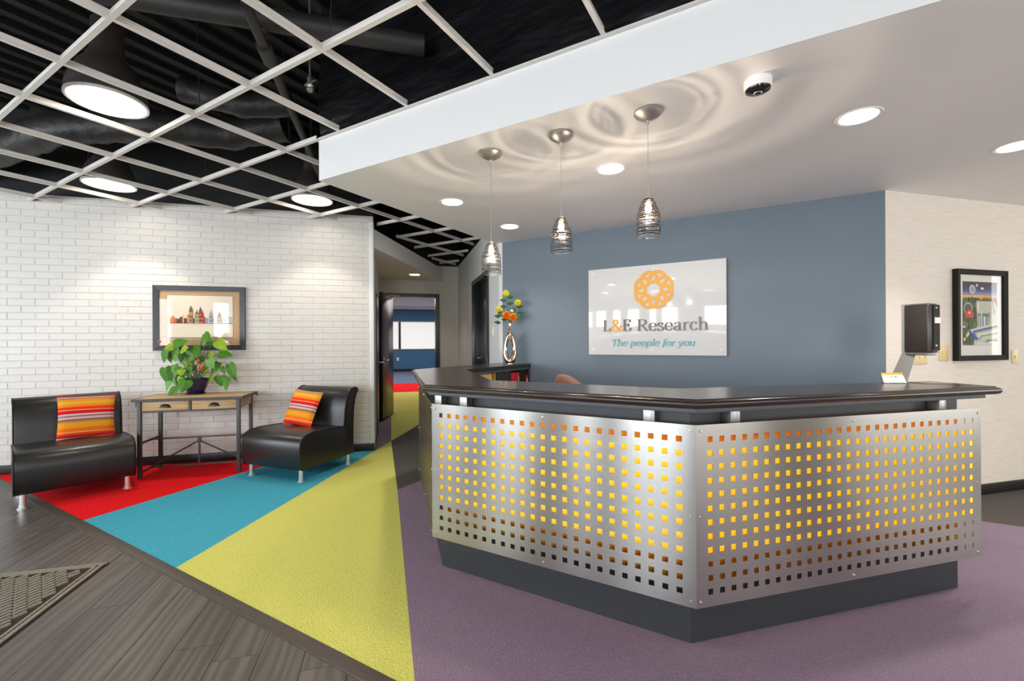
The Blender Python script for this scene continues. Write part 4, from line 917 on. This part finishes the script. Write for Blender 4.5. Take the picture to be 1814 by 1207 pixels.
# ================================================================= LOUNGE CHAIRS
def lounge(loc, rz, label):
    t = thing('lounge_chair', label, 'lounge chair', (loc[0], loc[1], 0), rz, group='armless black leather lounge chairs by the brick wall')
    def extr(prof, w_, bev, name, m_='leather', sub=3):
        n = len(prof); b = B(); b.add([(-w_ / 2, y, z) for y, z in prof] + [(w_ / 2, y, z) for y, z in prof], [tuple(range(n))[::-1], tuple(range(n, 2 * n))] + [(i, (i + 1) % n, (i + 1) % n + n, i + n) for i in range(n)])
        me = b.mesh(name); bm = bmesh.new(); bm.from_mesh(me); bmesh.ops.recalc_face_normals(bm, faces=bm.faces)
        es = [e for e in bm.edges if abs(abs(e.verts[0].co.x - e.verts[1].co.x)) < 1e-6]
        bmesh.ops.bevel(bm, geom=es, offset=bev, segments=sub, affect='EDGES', profile=.5, clamp_overlap=True)
        bm.to_mesh(me); bm.free(); me.polygons.foreach_set('use_smooth', [True] * len(me.polygons))
        try: me.set_sharp_from_angle(angle=math.radians(50))
        except Exception: pass
        return obj(name, me, m_, t)
    sp = [(-.33, .115), (-.355, .14), (-.372, .22), (-.376, .31), (-.368, .375), (-.345, .42), (-.30, .445), (-.20, .458), (0, .452), (.22, .438), (.25, .43), (.25, .115)]
    extr(sp, .74, .014, 'seat')
    bp_ = [(.215, .42), (.225, .50), (.235, .60), (.255, .70), (.285, .775), (.325, .815), (.375, .832), (.425, .825), (.445, .805), (.435, .775), (.405, .70), (.385, .60), (.375, .45), (.372, .12), (.255, .12), (.252, .42)]
    extr(bp_, .72, .014, 'backrest')
    for s_ in (-1, 1):
        x_ = s_ * .369
        obj('piping', B().tube([(x_, y, z) for y, z in sp[:11]], .0045, 6), 'piping', t)
        obj('piping', B().tube([(s_ * .359, y, z) for y, z in bp_[:10]], .0045, 6), 'piping', t)
    for x_, y_ in ((-.318, -.31), (.318, -.31), (-.318, .32), (.318, .32)):
        obj('leg', B().lathe([(0, 0), (.034, 0), (.034, .008), (.024, .012), (.023, .035), (.020, .038), (.020, .12), (0, .12)], 20), 'satin', t, loc=(x_, y_, 0), smooth=True)
    return t
lounge((-5.388, 1.473), math.radians(79.5), 'black leather lounge chair at the left edge, facing right across the red carpet')
lounge((-4.175, 2.868), math.radians(9.45), 'black leather lounge chair standing on the teal carpet, right of the console table')
def cushion(loc, rot, s_, label):
    n = 16; vs = []; fs = []
    for side in (-1, 1):
        for i in range(n + 1):
            for k in range(n + 1):
                u = -1 + 2 * i / n; v = -1 + 2 * k / n
                e = (max(0, 1 - u * u) * max(0, 1 - v * v)) ** .42
                sh = 1 - .05 * (1 - abs(u) ** 2) * abs(v) ** 6; sv = 1 - .05 * (1 - abs(v) ** 2) * abs(u) ** 6
                vs.append((u * s_ / 2 * sv, side * .055 * e, v * s_ / 2 * sh))
    nb = (n + 1) ** 2
    for b_ in (0, 1):
        for i in range(n):
            for k in range(n):
                q = (b_ * nb + i * (n + 1) + k, b_ * nb + (i + 1) * (n + 1) + k, b_ * nb + (i + 1) * (n + 1) + k + 1, b_ * nb + i * (n + 1) + k + 1); fs.append(q if b_ == 0 else q[::-1])
    b = B(); b.add(vs, fs); o = obj('striped_cushion', b, 'serape', smooth=True, loc=loc, rot=rot)
    return tag(o, label, 'cushion', 'striped cushions on the leather chairs')
def chair_pt(c, a, x, y, z): return (c[0] + x * math.cos(a) - y * math.sin(a), c[1] + x * math.sin(a) + y * math.cos(a), z)
a = math.radians(79.5); cushion(chair_pt((-5.388, 1.473), a, .10, .145, .635), (math.radians(-14), math.radians(2), a), .40, 'red and orange striped cushion on the left leather chair')
a = math.radians(9.45); cushion(chair_pt((-4.175, 2.868), a, -.085, .11, .625), (math.radians(-24), math.radians(4), a), .385, 'red and orange striped cushion on the leather chair beside the table')

# ================================================================= CONSOLE TABLE
tb = thing('console_table', 'narrow console table with pine drawers and iron frame by the brick wall', 'console table', (*Q(-1.945, 5.265), 0), PI / 4)
hw_, hd = .425, .20
obj('top_board', B().box(-hw_ - .04, hw_ + .04, -hd - .035, hd + .05, .757, .776), 'pine', tb)
tr = B().box(-hw_ - .05, hw_ + .05, -hd - .045, -hd - .035, .752, .778).box(-hw_ - .05, hw_ + .05, hd + .05, hd + .06, .752, .778).box(-hw_ - .05, -hw_ - .04, -hd - .035, hd + .05, .752, .778).box(hw_ + .04, hw_ + .05, -hd - .035, hd + .05, .752, .778)
obj('top_trim', tr, 'iron', tb)
for x_ in (-hw_, hw_):
    for y_ in (-hd, hd):
        obj('leg', B().box(x_ - .016, x_ + .016, y_ - .016, y_ + .016, 0, .757), 'iron', tb, bevel=.002)
    obj('side_panel', B().box(x_ - .01, x_ + .01, -hd + .016, hd - .016, .655, .755), 'pine', tb)
    obj('side_stretcher', B().box(x_ - .008, x_ + .008, -hd, hd, .055, .075), 'iron', tb); obj('side_stretcher', B().box(x_ - .008, x_ + .008, -hd, hd, .335, .355), 'iron', tb)
obj('apron_rail', B().box(-hw_, hw_, -hd - .010, -hd + .006, .640, .655).box(-hw_, hw_, -hd - .010, -hd + .006, .748, .757).box(-.010, .010, -hd - .012, -hd + .006, .648, .752), 'iron', tb)
for x0, x1 in ((-hw_ + .02, -.014), (.014, hw_ - .02)):
    d_ = obj('drawer', B().box(x0, x1, -hd - .006, hd - .03, .658, .746), 'pine', tb, bevel=.002)
    m_ = (x0 + x1) / 2; pl = B(); prof = []
    for i in range(11):
        a_ = PI * i / 10
        for k in range(6):
            b_ = PI / 2 * k / 5; prof.append((m_ + .044 * math.cos(a_), -hd - .006 - .026 * math.sin(a_) ** .7 * math.sin(b_), .688 + .034 * math.sin(a_) ** .7 * math.cos(b_)))
    pl.add(prof, [(i * 6 + k, (i + 1) * 6 + k, (i + 1) * 6 + k + 1, i * 6 + k + 1) for i in range(10) for k in range(5)])
    pl.box(m_ - .050, m_ + .050, -hd - .0085, -hd - .005, .684, .692)
    obj('cup_pull', pl, 'piping', d_, smooth=True)
obj('back_stretcher', B().box(-hw_, hw_, .0, .016, .058, .072), 'iron', tb); obj('back_stretcher', B().box(-hw_, hw_, .0, .016, .340, .354), 'iron', tb)
obj('centre_post', B().box(-.008, .008, 0, .016, .06, .35).box(-.014, .014, -.004, .02, .29, .335), 'iron', tb)
for s_ in (-1, 1): obj('brace', B().tube([(s_ * hw_, .008, .07), (0, .008, .31)], .008, 6), 'iron', tb)
obj('bracket', B().box(-hw_ - .03, -hw_ - .016, -hd - .012, -hd + .012, .70, .75), 'iron', tb); obj('bracket', B().tube([(hw_ + .045, hd + .03, .756), (hw_ + .055, hd + .045, .735)], .008, 6), 'iron', tb)

# ================================================================= POTTED PLANT
pt = thing('potted_anthurium', 'leafy green plant in a dark blue pot on the console table', 'potted plant', (-5.27, 2.40, .776), PHI)
obj('saucer', B().lathe([(0, 0), (.075, 0), (.088, .008), (.092, .018), (.088, .02), (.07, .012), (0, .012)], 28), 'pot_blue', pt, smooth=True)
obj('pot', B().lathe([(0, .012), (.068, .012), (.078, .03), (.100, .08), (.118, .14), (.122, .165), (.116, .168), (.110, .15), (0, .15)], 32), 'pot_blue', pt, smooth=True)
obj('soil', B().lathe([(0, .153), (.108, .15)], 20), 'soil', pt)
LEAVES = [(-0.213, 0.55, -0.048, 0.589, 0.056, -0.05, 0), (-0.257, 0.532, -0.323, 0.495, 0.068, 0.01, 2), (-0.323, 0.483, -0.33, 0.347, 0.074, -0.03, 0), (-0.263, 0.495, -0.214, 0.361, 0.093, 0.02, 1), (-0.323, 0.47, -0.268, 0.348, 0.068, 0.03, 0), (-0.096, 0.488, -0.004, 0.512, 0.074, -0.09, 2), (-0.07, 0.458, -0.064, 0.352, 0.059, -0.1, 3), (-0.111, 0.456, -0.068, 0.324, 0.087, 0.07, 1), (0.004, 0.521, 0.08, 0.426, 0.077, -0.05, 0), (0.128, 0.665, 0.229, 0.581, 0.062, -0.05, 0), (-0.007, 0.619, 0.129, 0.581, 0.056, 0.1, 1), (0.073, 0.604, 0.091, 0.521, 0.05, -0.01, 1), (0.078, 0.574, 0.175, 0.542, 0.046, 0.07, 0), (0.221, 0.585, 0.359, 0.488, 0.087, -0.0, 2), (0.229, 0.448, 0.391, 0.426, 0.062, 0.03, 0), (0.184, 0.389, 0.254, 0.288, 0.081, -0.07, 1), (0.13, 0.455, 0.173, 0.399, 0.056, 0.03, 2), (0.204, 0.347, 0.15, 0.212, 0.046, 0.07, 0), (0.362, 0.33, 0.451, 0.15, 0.093, 0.0, 0), (0.233, 0.198, 0.242, 0.079, 0.102, 0.05, 0), (0.261, 0.292, 0.305, 0.22, 0.046, 0.03, 0), (0.393, 0.188, 0.41, 0.054, 0.062, -0.09, 0), (-0.376, 0.295, -0.324, 0.094, 0.077, 0.05, 0), (-0.244, 0.327, -0.235, 0.237, 0.062, 0.02, 1), (-0.071, 0.297, -0.047, 0.19, 0.102, -0.04, 0), (-0.098, 0.276, -0.08, 0.209, 0.065, -0.09, 2), (-0.286, 0.186, -0.23, 0.076, 0.065, 0.07, 1), (-0.164, 0.21, -0.159, 0.101, 0.062, -0.01, 3), (-0.114, 0.169, -0.09, 0.084, 0.087, 0.04, 3), (-0.002, 0.172, -0.034, 0.043, 0.105, -0.14, 0), (0.143, 0.202, 0.136, 0.124, 0.04, 0.04, 2), (0.077, 0.266, 0.027, 0.216, 0.056, 0.08, 2), (-0.126, 0.084, -0.185, 0.004, 0.053, -0.14, 0), (-0.277, 0.084, -0.253, -0.039, 0.028, 0.06, 1), (-0.098, 0.364, -0.086, 0.296, 0.074, -0.01, 2), (-0.095, 0.311, -0.082, 0.241, 0.059, 0.09, 0), (-0.023, 0.405, 0.03, 0.323, 0.062, 0.08, 0), (-0.239, 0.154, -0.236, 0.05, 0.028, -0.08, 1), (-0.003, 0.427, -0.04, 0.348, 0.056, -0.07, 1), (-0.156, 0.305, -0.144, 0.231, 0.056, -0.06, 0), (-0.074, 0.197, -0.1, 0.134, 0.056, -.12, 2), (0.101, 0.351, 0.082, 0.289, 0.037, -0.01, 2)]
rr = random.Random(4)
HP = [(0, .06), (-.22, -.06), (-.42, .02), (-.5, .2), (-.46, .42), (-.3, .7), (0, 1.06), (.3, .7), (.46, .42), (.5, .2), (.42, .02), (.22, -.06)]
def leaf(bx, bz, tx, tz, w_, dyy, kind):
    sc_ = .965; base = Vector((bx, dyy, bz)) * sc_; tip = Vector((tx, dyy - rr.uniform(.0, .05), tz)) * sc_
    ax = tip - base; ln = ax.length; ax.normalize(); out_ = Vector((rr.uniform(-.35, .35), -1, rr.uniform(.1, .6))); side = ax.cross(out_).normalized(); nrm = side.cross(ax).normalized()
    vs = []
    for px, pz in HP: vs.append(base + ax * ln * pz + side * px * max(w_, ln * .48) * 1.36 + nrm * (-.14 * abs(px) * w_ - .06 * ln * pz * pz))
    for pz in (.1, .35, .65): vs.append(base + ax * ln * pz + nrm * (.05 * w_ - .06 * ln * pz * pz))
    fs = [(0, 1, 12), (1, 2, 12), (2, 3, 13, 12), (3, 4, 13), (4, 5, 14, 13), (5, 6, 14), (6, 7, 14), (7, 8, 13, 14), (8, 9, 13), (9, 10, 12, 13), (10, 11, 12), (11, 0, 12)]
    b = B(); b.add(vs, fs); obj('leaf', b, ('leaf', 'leaf_pale', 'leaf_lime', 'leaf_dark')[kind], pt, clean=False, smooth=True)
    root = Vector((rr.uniform(-.05, .05), rr.uniform(-.05, .05), .15)); mid = root.lerp(base, .55) + Vector((0, 0, .05 + .1 * rr.random()))
    P_ = [root * (1 - t_) ** 2 + mid * 2 * t_ * (1 - t_) + base * t_ ** 2 for t_ in [k / 6 for k in range(7)]]
    obj('stem', B().tube(P_, .0028, 5), 'stem', pt)
for L_ in LEAVES: leaf(*L_)
for (x_, z_, x1, z1) in ((.06, .375, .064, .315), (.115, .31, .085, .25), (-.335, .57, -.352, .548)):
    obj('flower_spike', B().tube([(x_, -.05, z_), ((x_ + x1) / 2, -.055, (z_ + z1) / 2), (x1, -.05, z1)], [.006, .017, .005], 8), 'spike_red', pt, smooth=True)

# ================================================================= ENTRANCE MAT
mt = thing('floor_mat', 'grey brown ribbed entrance mat on the dark planks', 'floor mat', (*Q(-1.644, 3.176), 0), PI / 4)
# local: x from -1.9..0, y from -1.6..0 (tip corner at origin)
obj('mat_base', B().box(-1.25, 0, -1.9, 0, 0, .006), 'mat_base', mt)
obj('border', B().box(-1.25, 0, -.028, -.008, .006, .010).box(-.028, -.008, -1.9, -.03, .006, .010).box(-1.25, -.04, -.05, -.036, .006, .010).box(-.05, -.036, -1.9, -.05, .006, .010), 'mat_rib', mt)
rb = B(); cv = Vector((-math.sin(math.radians(32)), math.cos(math.radians(32)))); pv = Vector((cv.y, -cv.x)); rv = Vector((math.sin(math.radians(31)), math.cos(math.radians(31)))); rn = Vector((-rv.y, rv.x))
for i in range(-60, 60):            # slanted columns of short ribs
    for k in range(-110, 40):
        c = pv * (i * .05) + cv * (k * .036 + (i % 2) * .008)
        if not (-1.2 < c.x < -.075 and -1.85 < c.y < -.075): continue
        q = [c - rv * .0245 - rn * .0085, c + rv * .0245 - rn * .0085, c + rv * .0245 + rn * .0085, c - rv * .0245 + rn * .0085]
        rb.prism([(p.x, p.y) for p in q], .006, .014)
obj('ribs', rb, 'mat_rib', mt, kind='stuff', clean=False)
